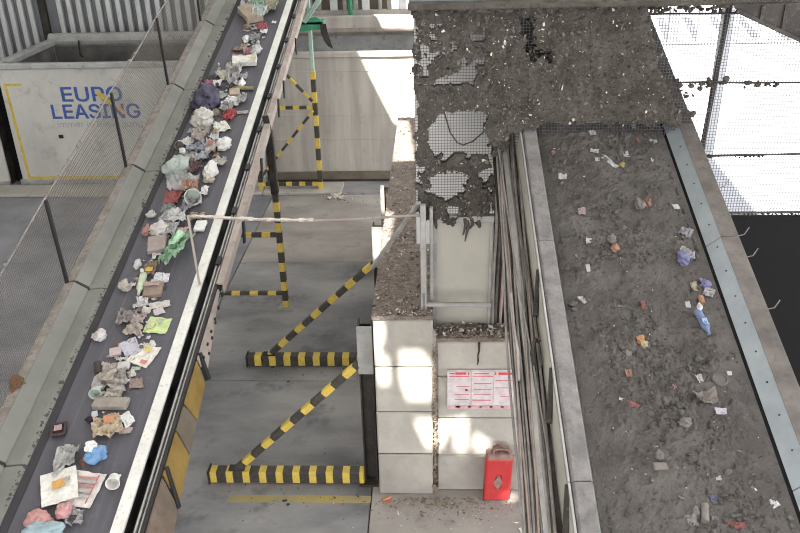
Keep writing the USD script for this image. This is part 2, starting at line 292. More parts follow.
# ------------------------------------------------------------------ open skips at the back
FRONT = {}
def skip(name, label, x0, x1, y0, y1, h, wall_mat, rim_mat, in_mat):
    t = thing(name, label, 'container', ((x0 + x1) / 2, y0, 0))
    FRONT[name] = put('front_panel', bx(x0, x1, y0, y0 + .06, 0.02, h - .05, .01), wall_mat, t); put('end_panel', bx(x0, x0 + .06, y0 + .06, y1 - .06, 0.02, h - .05), wall_mat, t)
    put('end_panel', bx(x1 - .06, x1, y0 + .06, y1 - .06, 0.02, h - .05), wall_mat, t); put('back_panel', bx(x0, x1, y1 - .06, y1, 0.02, h - .05), in_mat, t); put('floor_plate', bx(x0 + .06, x1 - .06, y0 + .06, y1 - .06, .02, .12), in_mat, t)
    put('inner_lining', cat([bx(x0 + .062, x0 + .07, y0 + .1, y1 - .1, .1, h - .12), bx(x0 + .1, x1 - .1, y1 - .075, y1 - .062, .1, h - .12)]), in_mat, t)
    put('front_rim', bx(x0 - .03, x1 + .03, y0 - .05, y0 + .09, h - .11, h, .02), rim_mat, t)
    put('back_rim', tube([(x0 - .02, y1, h - .02), (x1 + .02, y1, h - .02)], .15, 12), rim_mat, t)
    put('end_rim', bx(x0 - .06, x0 + .14, y0, y1, h - .12, h + .02, .03), rim_mat, t); put('end_rim', bx(x1 - .1, x1 + .06, y0, y1, h - .12, h + .02, .03), rim_mat, t)
    return t
sk = skip('open_skip', 'white open-top skip container with blue lettering and a yellow outline', -8.37, -3.35, 15.2, 17.75, 2.46, M_skip, M_skip_rim, M_skip_in)
def lettering(text, x0, x1, z0, h, mat, bold=True, dy=15.197):
    m = meshkit.text_mesh(text, h, 0.004, bold); v = np.array(m.vertices); v[:, 0] = x0 + (v[:, 0] - v[:, 0].min()) / (np.ptp(v[:, 0])) * (x1 - x0)
    put('lettering', trimesh.Trimesh(np.column_stack([v[:, 0], dy - v[:, 2], v[:, 1] + z0]), m.faces, process=False), mat, FRONT['open_skip'])
lettering('EURO', -7.20, -6.00, 1.72, .27, M_blue); lettering('LEASING', -7.46, -5.70, 1.38, .27, M_blue); lettering('immer in Bewegung', -7.40, -5.70, 1.20, .12, M_slogan, False)
put('accent_stripe', xz(Polygon([(-6.52, 1.86), (-6.42, 1.90), (-6.20, 1.68), (-6.28, 1.63)]), 15.186, .006), M_yellow, FRONT['open_skip']); put('accent_stripe', xz(Polygon([(-6.16, 1.60), (-6.08, 1.62), (-5.98, 1.46), (-6.06, 1.45)]), 15.186, .006), M_orange, FRONT['open_skip'])
put('outline_stripe', xz(unary_union([sbox(-8.28, 2.03, -7.95, 2.07), Polygon([(-8.29, 2.07), (-8.24, 2.07), (-8.19, .13), (-8.24, .13)]), sbox(-8.24, .13, -3.5, .18)]), 15.192, .006), M_yellow, FRONT['open_skip'])
put('rim_hook', tube([(-7.7, 17.6, 2.45), (-7.7, 17.55, 2.3), (-7.68, 17.5, 2.15), (-7.62, 17.48, 2.12)], .02, 6), M_black, sk)
put('lock_plate', bx(-7.42, -7.33, 15.17, 15.2, .98, 1.05, .01), M_black, FRONT['open_skip']) ; put('base_rail', bx(-8.42, -3.35, 15.18, 15.3, 0, .12, .01), M_skip_rim, sk)
s2 = skip('concrete_bunker', 'pale stained open-top bunker trough behind the striped support frame', -3.2, 4.2, 15.3, 17.9, 2.57, M_conc_c, M_conc_c, M_skip_rim)
put('base_strip', bx(-3.2, 4.2, 15.24, 15.31, 0, .2, .01), M_skirtgrey, s2); put('base_line', bx(-3.2, 4.2, 15.235, 15.26, .0, .05), M_dark, s2)
for z in (0.86, 1.35, 2.2): put('seam_rib', bx(-3.2, 4.2, 15.288, 15.31, z, z + .02, .004), M_conc_c, s2)
put('back_ledge', bx(-3.2, 4.2, 17.6, 17.8, 2.6, 2.86, .02), M_conc_c, s2); put('ledge_edge', bx(-3.2, 4.2, 17.56, 17.6, 2.54, 2.62), M_plate, s2)
s3 = thing('plain_skip', 'pale grey container end standing at the far left beside the lettered skip', 'container', (-9.1, 15.2, 0))
put('front_panel', bx(-9.6, -8.62, 15.15, 15.21, .02, 2.25, .01), M_skip, s3); put('end_panel', bx(-8.66, -8.62, 15.2, 17.6, .02, 2.25), M_dark, s3); put('front_rim', bx(-9.6, -8.58, 15.1, 15.24, 2.2, 2.32, .02), M_skip_rim, s3); put('end_rim', bx(-8.72, -8.56, 15.2, 17.6, 2.2, 2.32, .02), M_skip_rim, s3); put('base_rail', bx(-9.6, -8.62, 15.12, 15.2, 0, .1), M_skip_rim, s3); put('bumper_block', bx(-8.63, -8.39, 15.45, 15.6, 0, 1.9), M_rubber, s3)  # dark end panel and added block paint the shade between the containers
solo('hose_drum', tube([(-9.3 + .25 * math.cos(a), 15.0, 2.42 + .06 * math.sin(2 * a)) for a in np.linspace(0, 6, 20)], .02, 6), M_cabledark, 'loop of thin hose lying on the rim of the plain grey container', 'hose')

# ------------------------------------------------------------------ left conveyor
TA = math.tan(math.radians(14.8)); zA = lambda y: 2.731 + TA * (y - 9.981)
ca = thing('sorting_conveyor', 'inclined dark belt conveyor with mixed waste, white edge strip and grey-green side rail', 'conveyor', (-2.8, 3.0, 0))
YA0, YA1 = 2.9, 17.0
put('belt', sweep_y([(-3.26, -.06), (-2.36, -.06), (-2.36, -.03), (-2.40, -.035), (-3.22, -.035), (-3.26, -.03)], YA0, YA1, zA), M_belt, ca)
for xs in (-3.02, -2.78, -2.66): put('belt_wear_line', sweep_y([(xs - .012, -.036), (xs + .012, -.036), (xs + .012, -.0335), (xs - .012, -.0335)], YA0, YA1, zA), M_beltline, ca)
put('edge_strip', sweep_y([(-2.39, -.045), (-2.385, .004), (-2.29, .004), (-2.29, -.02), (-2.30, -.05)], YA0, YA1, zA), M_white, ca, label='worn white edge strip')
put('inner_sheet', sweep_y([(-2.29, -.20), (-2.15, -.20), (-2.15, -.17), (-2.29, -.17)], YA0, YA1, zA), M_black, ca)
put('edge_web', sweep_y([(-2.32, -.2), (-2.30, -.2), (-2.30, -.02), (-2.32, -.02)], YA0, YA1, zA), M_black, ca)
for xs in (-2.215, -2.18): put('guide_rail', sweep_y([(xs - .008, -.07), (xs + .008, -.07), (xs + .008, -.03), (xs - .008, -.03)], YA0, YA1, zA), M_galv, ca)
put('side_plate', sweep_y([(-2.15, -.02), (-2.15, 0), (-2.075, 0), (-2.075, -.11), (-2.09, -.11), (-2.09, -.02)], 7.0, YA1, zA), M_plate, ca)
put('side_plate', sweep_y([(-2.165, -.03), (-2.165, -.005), (-2.135, -.005), (-2.135, -.05), (-2.15, -.05), (-2.15, -.03)], YA0, 6.99, zA), M_black, ca)
for y in np.arange(3.6, 16.6, 0.72): put('roller', tube([(-3.24, y, zA(y) - .11), (-2.3, y, zA(y) - .11)], .045, 10), M_dark, ca)
for y in np.arange(7.3, 16.6, 0.83): put('roller_bracket', bar((-2.2, y, zA(y) - .04), (-2.2, y + .12, zA(y + .12) - .04), .05, .07, .005), M_black, ca)
for y in (8.0, 9.2, 10.6, 11.1, 12.4): put('hanger_plate', cat([bar((-2.065, y, zA(y) - .02), (-2.065, y - .05, zA(y) - .26), .02, .07, .004, (0, 1, 0))]), M_black, ca)
# lower skirt: painted sheets and black ribs
bot = lambda y: zA(y) - np.interp(y, [2.9, 4.64, 4.9, 6.0, 6.95], [.52, .37, .33, .24, .06])
def skirt(ya, yb, mat, label=None, ya2=None, yb2=None):
    """A sheet between the plate's lower edge (ya..yb) and the skirt's lower edge (ya2..yb2)."""
    ya2 = ya if ya2 is None else ya2; yb2 = yb if yb2 is None else yb2
    P = np.array([(ya, zA(ya) - .03), (yb, zA(yb) - .03), (yb2, bot(yb2)), (ya2, bot(ya2))])
    m = extr(Polygon(P), .012); v = np.asarray(m.vertices); k_ = (zA(v[:, 0]) - v[:, 1]) / .33
    put('skirt_sheet', trimesh.Trimesh(np.column_stack([-2.14 + .085 * k_ + v[:, 2], v[:, 0], v[:, 1]]), m.faces, process=False), mat, ca, label=label)
skirt(6.05, 6.95, M_plate, 'pale riveted skirt sheet'); skirt(5.55, 6.02, M_skirtyel, 'yellow skirt sheet', 5.62, 5.98); skirt(5.28, 5.53, M_skirtgrey, None, 5.30, 5.60); skirt(4.86, 5.26, M_skirtyel, 'yellow skirt sheet', 4.86, 5.28); skirt(4.2, 4.83, M_skirtbrown); skirt(3.0, 4.17, M_skirtbrown)
for y in (6.04, 4.85, 4.18, 3.4): put('skirt_rib', bar((-2.13, y + .08, zA(y + .08) - .03), (-2.045, y - .02, bot(y) + .0), .05, .045, .006, (0, 1, 0)), M_black, ca)
put('skirt_bolts', cat([bx(-2.09, -2.075, y - .012, y + .012, z - .012, z + .012) for y in np.arange(6.1, 6.95, .16) for z in (zA(y) - .06, bot(y) + .03)]), M_black, ca, kind='stuff')
# left side rail, in lengths that meet at the guard's posts
joints = [2.9, 4.93, 6.95, 8.95, 10.88, 12.88, 14.9, 17.0]
for a, b in zip(joints, joints[1:]):
    put('side_rail', sweep_y([(-3.60, -.03), (-3.60, .055), (-3.55, .067), (-3.535, .055), (-3.43, -.012), (-3.425, -.028), (-3.30, -.012), (-3.245, -.022), (-3.235, -.09), (-3.58, -.09)], a + .008, b - .008, zA), M_rail, ca)
    put('rail_ledge', sweep_y([(-3.66, .0), (-3.66, .05), (-3.61, .06), (-3.555, .067), (-3.595, .0)], a + .008, b - .008, zA), M_raildust, ca)
    put('joint_plate', sweep_y([(-3.57, .068), (-3.53, .06), (-3.425, -.006), (-3.42, -.03), (-3.44, -.03), (-3.55, .04)], a - .012, a + .012, zA), M_black, ca)
put('rubber_seal', sweep_y([(-3.24, -.034), (-3.24, -.02), (-3.175, -.029), (-3.175, -.034)], YA0, YA1, zA), M_railshade, ca)  # dark strip painting the shade under the rail onto the belt edge
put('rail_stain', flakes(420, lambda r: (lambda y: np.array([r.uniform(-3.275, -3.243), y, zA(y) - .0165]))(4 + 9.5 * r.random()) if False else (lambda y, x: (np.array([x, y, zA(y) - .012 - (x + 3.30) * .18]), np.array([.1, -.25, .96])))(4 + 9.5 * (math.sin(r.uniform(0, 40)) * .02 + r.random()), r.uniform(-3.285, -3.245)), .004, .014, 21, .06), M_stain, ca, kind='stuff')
put('under_frame', cat([sweep_y([(x0, -.42), (x0 + .05, -.42), (x0 + .05, -.2), (x0, -.2)], YA0, YA1, zA) for x0 in (-3.5, -2.7)]), M_dark, ca)
# mesh guard above the left rail
gd = thing('mesh_guard', 'fine wire mesh guard on thin black posts along the left rail of the belt', 'guard', (-3.62, 4.0, 0))
for y in (4.93, 6.95, 8.93, 10.88, 12.88, 14.9): put('post', bar((-3.63, y, zA(y) + .03), (-3.63, y - .05, zA(y) + .95), .03, .04, .006, (0, 1, 0)), M_black, gd)
ws = []
gz = .93
for k in range(32): d = gz * k / 31; ws.append(bar((-3.645, YA0, zA(YA0) + .04 + d), (-3.645, 16.0, zA(16.0) + .04 + d), .0026, .0026))
for y in np.arange(YA0, 16.0, .031): ws.append(bar((-3.645, y, zA(y) + .04), (-3.645, y, zA(y) + .04 + gz), .0026, .0026))
put('netting', cat(ws), M_guard, gd, kind='stuff')
yy = np.linspace(YA0, 16, 60)
put('top_wire', tube([(-3.645, y, zA(y) + .965 - .03 * math.sin((y - .93) * math.pi / 2.0) ** 2) for y in yy], .008, 6), M_raildust, gd)
put('top_wire_tufts', cat([trimesh.creation.icosphere(1, rng.uniform(.012, .028)).apply_translation([-3.645, y, zA(y) + .955]) for y in [rng.uniform(4, 13) for _ in range(26)]]), M_raildust, gd, kind='stuff')

# supports of the left conveyor
S_z = striped('warning_stripes_upright', (0, 0, 1), .30); S_z2 = striped('warning_stripes_upright_far', (0, 0, 1), .44); S_x = striped('warning_stripes_level', (1, 0, 0), .30, .2); S_x2 = striped('warning_stripes_level_far', (1, 0, 0), .26)
def diag(name, a, b, per): return striped(name, np.array(b, float) - np.array(a, float), per)
f1 = thing('support_frame', 'nearer yellow and black striped support frame under the left conveyor', 'support frame', (-2.1, 9.98, 0))
put('leg', bx(-2.14, -2.06, 9.94, 10.02, 0.02, 1.75, .008), S_z, f1); put('leg_top', bx(-2.15, -2.055, 9.93, 10.03, 1.75, 2.62, .01), M_dark, f1, label='black upper leg')
put('leg', bx(-3.44, -3.36, 9.94, 10.02, 0.02, 2.5, .008), S_z, f1); put('foot_plate', bx(-2.20, -2.0, 9.88, 10.08, 0, .02), M_galv, f1); put('foot_plate', bx(-3.5, -3.3, 9.88, 10.08, 0, .02), M_galv, f1)
put('cross_bar', bx(-3.36, -2.14, 9.95, 10.01, .22, .27, .006), S_x2, f1); put('cross_bar', bx(-3.36, -2.14, 9.95, 10.01, 1.12, 1.18, .006), S_x2, f1); put('head_bracket', bar((-2.1, 9.96, 2.6), (-2.13, 9.96, 2.82), .08, .03, .004), M_black, f1)
f2 = thing('support_frame', 'farther striped support frame with a green head plate, in front of the pale bunker', 'support frame', (-2.18, 14.7, 0))
put('leg', bx(-2.23, -2.14, 14.66, 14.75, .02, 2.35, .008), S_z2, f2); put('leg_top', bx(-2.22, -2.15, 14.67, 14.74, 2.35, 4.05, .008), M_palegreen, f2, label='pale green upper leg'); put('foot_plate', bx(-2.3, -2.06, 14.58, 14.84, 0, .03), M_galv, f2)
put('leg', bx(-3.40, -3.31, 14.66, 14.75, .02, 3.7, .008), S_z2, f2); put('foot_plate', bx(-3.46, -3.24, 14.58, 14.84, 0, .03), M_galv, f2)
put('cross_bar', bx(-3.31, -2.23, 14.67, 14.73, .12, .19, .006), S_x2, f2); put('cross_bar', bx(-3.31, -2.23, 14.67, 14.73, 1.64, 1.70, .006), S_x2, f2)
A_, B_ = (-2.80, 14.64, 2.45), (-2.22, 14.64, 1.80); put('brace', bar(A_, B_, .05, .05, .006, (0, 1, 0)), diag('warning_stripes_brace_a', A_, B_, .34), f2)
A_, B_ = (-3.30, 14.64, .35), (-2.22, 14.64, 1.62); put('brace', bar(A_, B_, .05, .05, .006, (0, 1, 0)), diag('warning_stripes_brace_b', A_, B_, .34), f2)
put('head_plate', xz(Polygon([(-2.42, 3.08), (-1.92, 3.12), (-1.90, 3.26), (-2.05, 3.34), (-2.40, 3.22)]), 14.5, .03), M_green, f2, label='green steel head plate'); put('head_plate', bx(-2.4, -1.92, 14.5, 14.8, 3.20, 3.25, .005), M_green, f2, label='green steel head plate')
put('head_strut', bar((-2.25, 14.5, 3.25), (-1.85, 14.4, 3.75), .09, .07, .01, (0, 1, 0)), M_palegreen, f2); put('head_strut', bar((-2.35, 14.6, 3.25), (-2.3, 14.7, 3.9), .07, .07, .01, (0, 1, 0)), M_green, f2)
fp = np.array([(-1.96, 3.22), (-1.86, 3.22), (-1.83, 3.05), (-1.79, 2.9), (-1.75, 2.78), (-1.84, 2.83), (-1.91, 2.93), (-1.96, 3.08)])
put('rubber_flap', xz(Polygon(fp), 14.46, .012), M_dark, f2, label='black hanging rubber flap')
p2 = thing('green_pipe_stand', 'thin green upright with a cross pipe standing behind the bunker at the back', 'pipe stand', (-1.75, 18.0, 0)); put('upright', tube([(-1.72, 18.0, 0), (-1.78, 18.0, 4.6)], .05, 8), M_green, p2); put('cross_pipe', tube([(-2.9, 18.05, 3.62), (-1.3, 18.05, 3.62)], .05, 8), M_galv, p2)

# ------------------------------------------------------------------ litter layers
def heightsheet(x0, x1, y0, y1, res, hf, zf, bottom=-.01):
    nx, ny = max(2, int((x1 - x0) / res)), max(2, int((y1 - y0) / res)); X, Y = np.meshgrid(np.linspace(x0, x1, nx), np.linspace(y0, y1, ny), indexing='ij')
    Hh = hf(X, Y); T = np.column_stack([X.ravel(), Y.ravel(), (zf(X, Y) + Hh).ravel()]); B = np.column_stack([X.ravel(), Y.ravel(), (zf(X, Y) + bottom).ravel()])
    i, j = np.meshgrid(np.arange(nx - 1), np.arange(ny - 1), indexing='ij'); a = (i * ny + j).ravel(); b = a + ny; F = np.vstack([np.column_stack([a, b, b + 1]), np.column_stack([a, b + 1, a + 1])])
    n = nx * ny; ring = np.concatenate([np.arange(nx) * ny, (nx - 1) * ny + np.arange(1, ny), (np.arange(nx - 2, -1, -1)) * ny + ny - 1, np.arange(ny - 2, 0, -1)])
    nxt = np.roll(ring, -1); S = np.vstack([np.column_stack([ring, n + nxt, nxt]), np.column_stack([ring, n + ring, n + nxt])])
    return trimesh.Trimesh(np.vstack([T, B]), np.vstack([F, F[:, ::-1] + n, S]), process=False)
# ------------------------------------------------------------------ block wall, second wall, litter on their tops
bw = thing('block_wall', 'tall free-standing wall of pale concrete blocks running away from the camera', 'wall', (-.27, 6.15, 0))
for c in range(4):
    y = 6.15; L = [1.3, .95][c % 2]
    while y < 12.55:
        L = min(L, 12.6 - y); put('block', bx(-.535 + rng.uniform(-.006, .006), -.003 + rng.uniform(-.006, .0), y + rng.uniform(.004, .012), y + L - .008, c * .5 + .005, c * .5 + .495, .012), rng.choice([M_conc, M_conc_b]), bw); y += L; L = 1.3
put('mortar_core', bx(-.515, -.02, 6.18, 12.58, 0, 1.99), M_dark, bw)
w2 = thing('low_block_wall', 'shorter concrete block wall right of the tall one, under the grey panel', 'wall', (.42, 6.215, 0))
for z0, z1 in ((0, .437), (.437, .883), (.883, 1.356), (1.356, 1.735)):
    for x0, x1 in ((.035, .9), (.91, 1.75)): put('block', bx(x0 + rng.uniform(0, .006), x1, 6.215 + rng.uniform(0, .01), 7.2, z0 + .004, z1 - .004, .012), rng.choice([M_conc, M_conc_b]), w2)
put('mortar_core', bx(.05, 1.74, 6.25, 7.18, 0, 1.72), M_dark, w2)
solo('joint_litter', flakes(420, lambda r: (np.array([r.uniform(.0, .034), r.uniform(6.13, 6.2), r.uniform(.02, 1.74) ** 1.0]), np.array([0, -1.0, .2])), .005, .013, 5), M_flake_s, 'sandy litter packed in the upright joint between the two block walls', 'litter', kind='stuff')
top1 = thing('litter_bed', 'bed of grey-brown shredded litter on top of the tall block wall', 'litter', (-.27, 6.2, 2.0), kind='stuff')
hf = lambda X, Y: .012 + .032 * fbm(np.stack([X * 9, Y * 9, 0 * X], -1), 4, 3) + .03 * fbm(np.stack([X * 34, Y * 34, 0 * X], -1), 3, 8)
put('litter_bed', heightsheet(-.545, .0, 6.155, 12.6, .02, hf, lambda X, Y: 2.0 + 0 * X, .001), M_litter, top1, kind='stuff')
pl = lambda x0, x1, y0, y1, z: (lambda r: (np.array([r.uniform(x0, x1), y0 + (y1 - y0) * r.random() ** 1.5, z + r.uniform(0, .04)]), np.array([0, 0, 1.0])))
put('litter_flakes', flakes(2600, pl(-.54, 0, 6.16, 12.5, 2.028), .004, .013, 11), M_flake_m, top1, kind='stuff'); put('litter_flakes', flakes(600, pl(-.54, 0, 6.16, 12.5, 2.03), .004, .011, 12), M_flake_d, top1, kind='stuff'); put('litter_flakes', flakes(500, pl(-.54, 0, 6.16, 12.5, 2.03), .004, .011, 13), M_flake_l, top1, kind='stuff')
solo('ledge_litter', cat([heightsheet(.03, .78, 6.22, 6.445, .016, hf, lambda X, Y: 1.737 + 0 * X, .001), flakes(700, pl(.03, .78, 6.22, 6.44, 1.77), .006, .018, 14)]), M_litter, 'brown crumbly litter heaped on the ledge below the grey panel', 'litter', kind='stuff')
solo('ledge_chips', flakes(130, pl(.03, .78, 6.22, 6.44, 1.785), .006, .014, 15), M_flake_l, 'pale chips scattered over the litter on the ledge below the grey panel', 'litter', kind='stuff')
solo('hanging_strip', tube([(.415, 6.20, 1.74), (.418, 6.195, 1.66), (.408, 6.198, 1.60), (.412, 6.2, 1.54), (.405, 6.205, 1.50)], [.012, .009, .007, .008, .004], 6), M_dark, 'short black strip hanging from the ledge above the white sign', 'strip')
solo('floor_litter', flakes(420, lambda r: (np.array([r.normal(.15, .38), 6.12 - abs(r.normal(0, .14)), .004]), np.array([0, 0, 1.0])), .003, .011, 16), M_flake_s, 'sandy leaf litter scattered on the floor along the foot of the walls', 'litter', kind='stuff')
solo('floor_chips', flakes(90, lambda r: (np.array([r.normal(.2, .5), 6.1 - abs(r.normal(0, .3)), .006]), np.array([0, 0, 1.0])), .004, .012, 17), M_flake_l, 'pale chips scattered on the floor in front of the red can', 'litter', kind='stuff')
solo('floor_grit', flakes(260, lambda r: (np.array([r.uniform(-2.1, -.7), r.choice([14.2, 8.4, 6.3]) + r.normal(0, .2), .006]), np.array([0, 0, 1.0])), .003, .010, 18), M_flake_d, 'dark grit swept up along the striped floor beams', 'litter', kind='stuff')
solo('floor_scrap', cat([flakes(26, lambda r: (np.array([r.normal(-1.85, .12), r.normal(14.35, .1), .02]), np.array([0, 0, 1.0])), .02, .06, 19)]), M_flake_l, 'small heap of pale scraps on the floor beside the far striped leg', 'scraps', kind='stuff')
solo('orange_scrap', flakes(7, lambda r: (np.array([-.47 + r.normal(0, .02), 6.05 + r.normal(0, .02), .012]), np.array([0, 0, 1.0])), .012, .022, 20), plain('orange_litter', (206, 130, 84)), 'orange and white scrap on the floor at the foot of the tall block wall', 'scrap')

# steel posts and striped braces left of the block wall
def brace_frame(y, xb0, beamlab, postlab, bl, ph, top=1.86, mat=None):
    po = thing('steel_post', postlab, 'post', (-.63, y, 0)); xp = -.63
    put('web', bx(xp - .06, xp + .06, y + .04, y + .06, 0, top - .02), M_dark, po); put('flange', bx(xp - .068, xp - .052, y - .03, y + .12, 0, top, .002), M_dark, po); put('flange', bx(xp + .052, xp + .068, y - .03, y + .12, 0, top, .002), M_dark, po)
    put('pale_face_plate', bx(xp - .075, xp + .07, y - .045, y - .03, top - .52, top, .003), M_galv, po, label='upper face plate painted pale as sunlit'); put('foot_plate', bx(xp - .12, xp + .07, y - .1, y + .18, 0, .02), M_dark, po)  # pale plate paints the sunlit upper part of the dark post
    fb = thing('floor_beam', beamlab, 'beam', (xb0, y, 0))
    put('beam', bx(xb0, -.70, y - .07, y + .05, .01, .15, .01), mat, fb); put('end_plate', bx(xb0 - .015, xb0, y - .08, y + .06, 0, .16), M_dark, fb)
    a, b = (xb0 + .28, y - .01, .15), (-.70, y - .01, 1.42)
    put('diagonal_strut', bar(a, b, .07, .07, .008, (0, 1, 0)), diag('warning_stripes_strut' + str(int(y)), a, b, .30), fb); put('knee_plate', bx(xb0 + .2, xb0 + .36, y - .05, y + .03, .15, .17), M_dark, fb)
brace_frame(6.36, -2.28, 'striped yellow and black floor beam with a diagonal strut, nearest the camera', 'dark steel post against the near end of the block wall', 0, 0, 1.84, striped('warning_stripes_beam', (1, 0, 0), .17, .4, duty=.42))
brace_frame(8.52, -2.34, 'striped yellow and black floor beam with a diagonal strut, farther of the two', 'dark steel post halfway along the block wall, top painted pale as sunlit', 0, 0, 1.9, striped('warning_stripes_beam_far', (1, 0, 0), .185, .15))
po = thing('steel_post', 'farthest steel post at the left side of the block wall', 'post', (-.68, 10.8, 0)); put('web', bx(-.72, -.6, 10.84, 10.86, 0, 1.5), M_dark, po); put('pale_face_plate', bx(-.75, -.69, 10.76, 10.78, .2, 1.56, .003), M_galv, po)  # pale plate again paints the sun on the post

# ------------------------------------------------------------------ panel, frame, sign, can, rod
YN = 6.45
pn = thing('panel_bulkhead', 'flat grey-beige steel panel above the ledge with a pipe rail at its foot', 'panel', (.25, YN, 1.79))
put('sheet', bx(.02, .53, YN, YN + .02, 1.74, 2.86), M_panel, pn); put('frame_rail', bx(.0, .54, YN - .025, YN + .03, 2.82, 2.88, .006), M_galv, pn); put('frame_rail', bx(0, .04, YN - .02, YN + .02, 1.74, 2.86, .005), M_galv, pn); put('frame_rail', bx(.50, .53, YN - .02, YN + .02, 1.74, 2.86, .005), M_galv, pn)
put('pipe_rail', tube([(-.10, 6.28, 2.09), (.52, 6.28, 2.085)], .024, 10), M_galv, pn); put('upright', bx(-.105, -.055, 6.25, 6.31, 1.96, 3.05, .006), M_galv, pn); put('upright', bx(-.025, .005, 6.33, 6.38, 1.96, 3.0, .006), M_galv, pn); put('sleeve', tube([(-.08, 6.28, 2.0), (-.08, 6.28, 2.22)], .032, 10), M_dustrim, pn)
for k, (x, y, zt, mt, lb) in enumerate([(.55, 6.42, 3.2, M_cable, 'dusty hose hanging straight beside the right edge of the grey-beige panel'), (.585, 6.44, 3.25, M_cabledark, 'dark hose hanging second from the right edge of the grey-beige panel'), (.625, 6.42, 3.3, M_cablewarm, 'brownish hose hanging third from the right edge of the grey-beige panel'), (.665, 6.45, 3.35, M_dark, 'black hose hanging farthest right beside the grey-beige panel')]):
    solo('hanging_hose', tube([(x + .006 * math.sin(5 * z + k), y, z) for z in np.linspace(1.745, zt, 14)], .014, 8), mt, lb, 'hose', smooth=50)
solo('dark_backing_sheet', bx(.54, .74, 6.5, 6.52, 1.737, 3.35), M_dark, 'dark sheet behind the hanging hoses right of the grey-beige panel', 'sheet')
solo('brace_bar', bar((-.115, 6.3, 3.06), (-.60, 7.08, 2.06), .045, .03, .006), M_galv, 'slanting grey flat bar from the panel frame down to the litter-covered wall top', 'bar')
rd = thing('dusty_rod', 'thin level rod caked with pale dust, spanning from the belt edge to the panel frame', 'rod', (-2.32, 6.97, zA(6.97)))
put('upright', bar((-2.31, 6.97, zA(6.97)), (-2.335, 7.0, 2.67), .02, .02, .003), M_plate, rd); put('rod', tube([(-2.335 + 2.26 * t, 7.0 - .7 * t, 2.665 + .285 * t - .05 * math.sin(math.pi * t)) for t in np.linspace(0, 1, 24)], .011, 6), M_plate, rd)
put('dust_cake', cat([bar((-2.335 + 2.26 * t, 7.0 - .7 * t, 2.672 + .285 * t - .05 * math.sin(math.pi * t)), (-2.335 + 2.26 * (t + .02), 7.0 - .7 * (t + .02), 2.672 + .285 * (t + .02) - .05 * math.sin(math.pi * t)), rng.uniform(.010, .022), rng.uniform(.012, .034), .003) for t in np.arange(.02, .55, .02)]), M_flake_l, rd, kind='stuff')  # real dust, its white also standing in for sunlight on this stretch
sg = thing('notice_board', 'white notice board with pink and red printed rows on the low block wall', 'sign', (.43, 6.2, 1.016))
X0, X1, Z0, Z1 = .130, .748, 1.016, 1.447; BOARD = put('board', bx(X0, X1, 6.193, 6.211, Z0, Z1, .003), M_sign, sg)
def pr(name, rects, mat): [put(name, bx(X0 + a * (X1 - X0), X0 + b * (X1 - X0), 6.1905, 6.1935, Z1 - d * (Z1 - Z0), Z1 - c * (Z1 - Z0)), mat, BOARD) for a, b, c, d in rects]
pr('printed_band', [(.01, .99, .9, .985), (.01, .99, .02, .035), (.355, .37, .03, .9), (.69, .70, .03, .9)], M_signpink)
pr('printed_heading', [(.12, .28, .05, .105), (.31, .325, .05, .11), (.03, .11, .065, .085), (.40, .62, .07, .09), (.71, .73, .05, .11), (.76, .97, .05, .11)], M_signred)
pr('printed_line', [(.03, .33, .145, .16), (.14, .33, .40, .41), (.12, .33, .61, .62), (.12, .33, .74, .75), (.38, .68, .14, .155), (.40, .66, .33, .345), (.40, .66, .48, .49), (.40, .66, .61, .62), (.38, .66, .76, .775), (.72, .98, .25, .262), (.72, .98, .44, .45), (.80, .98, .66, .67)], M_signred)
pr('printed_spot', [(.13, .20, .92, .965), (.32, .36, .92, .965), (.49, .525, .92, .965), (.65, .685, .92, .965), (.82, .86, .92, .965), (.98, .99, .92, .965), (.27, .31, .48, .53)], M_signdark)
jc = thing('jerry_can', 'red plastic jerry can standing on the floor against the low block wall', 'jerry can', (.63, 6.13, 0))
import manifold3d as m3
def rounded(x0, x1, y0, y1, z0, z1, r):
    S = m3.Manifold.sphere(r, 12); P = [S.translate((a, b, c)) for a in (x0 + r, x1 - r) for b in (y0 + r, y1 - r) for c in (z0 + r, z1 - r)]; return m3.Manifold.batch_hull(P)
tilt = lambda m: (lambda v, f: trimesh.Trimesh(np.column_stack([v[:, 0] + .03 * (v[:, 2] - .3), v[:, 1] + .125, v[:, 2]]), f, process=False))(*meshkit.arrays(m)[:2])
body = rounded(.495, .755, 5.94, 6.07, 0.0, .52, .028) - rounded(.59, .66, 5.92, 5.95, .16, .34, .012)
put('body', tilt(body), M_red, jc, smooth=35); dm = Polygon([(.625, .15), (.67, .235), (.625, .325), (.58, .235)]); put('embossed_panel', tilt(xz(dm, 5.936, .02)), M_reddust, jc, label='dusty diamond-shaped embossed panel')
put('shoulder', tilt(rounded(.50, .75, 5.945, 6.065, .48, .565, .03)), M_reddust, jc, smooth=35, label='dust-covered shoulder')
for yy_ in (5.975, 6.005, 6.035): put('handle', tilt(tube([(.56, yy_, .55), (.57, yy_, .60), (.60, yy_, .615), (.68, yy_, .615), (.71, yy_, .60), (.72, yy_, .55)], .011, 8)), M_reddust, jc, smooth=40)
put('cap', tilt(lathe([(0, 0), (.03, 0), (.032, .03), (.024, .04), (0, .04)], 14).apply_translation([.525, 6.005, .545])), M_reddust, jc, smooth=35)

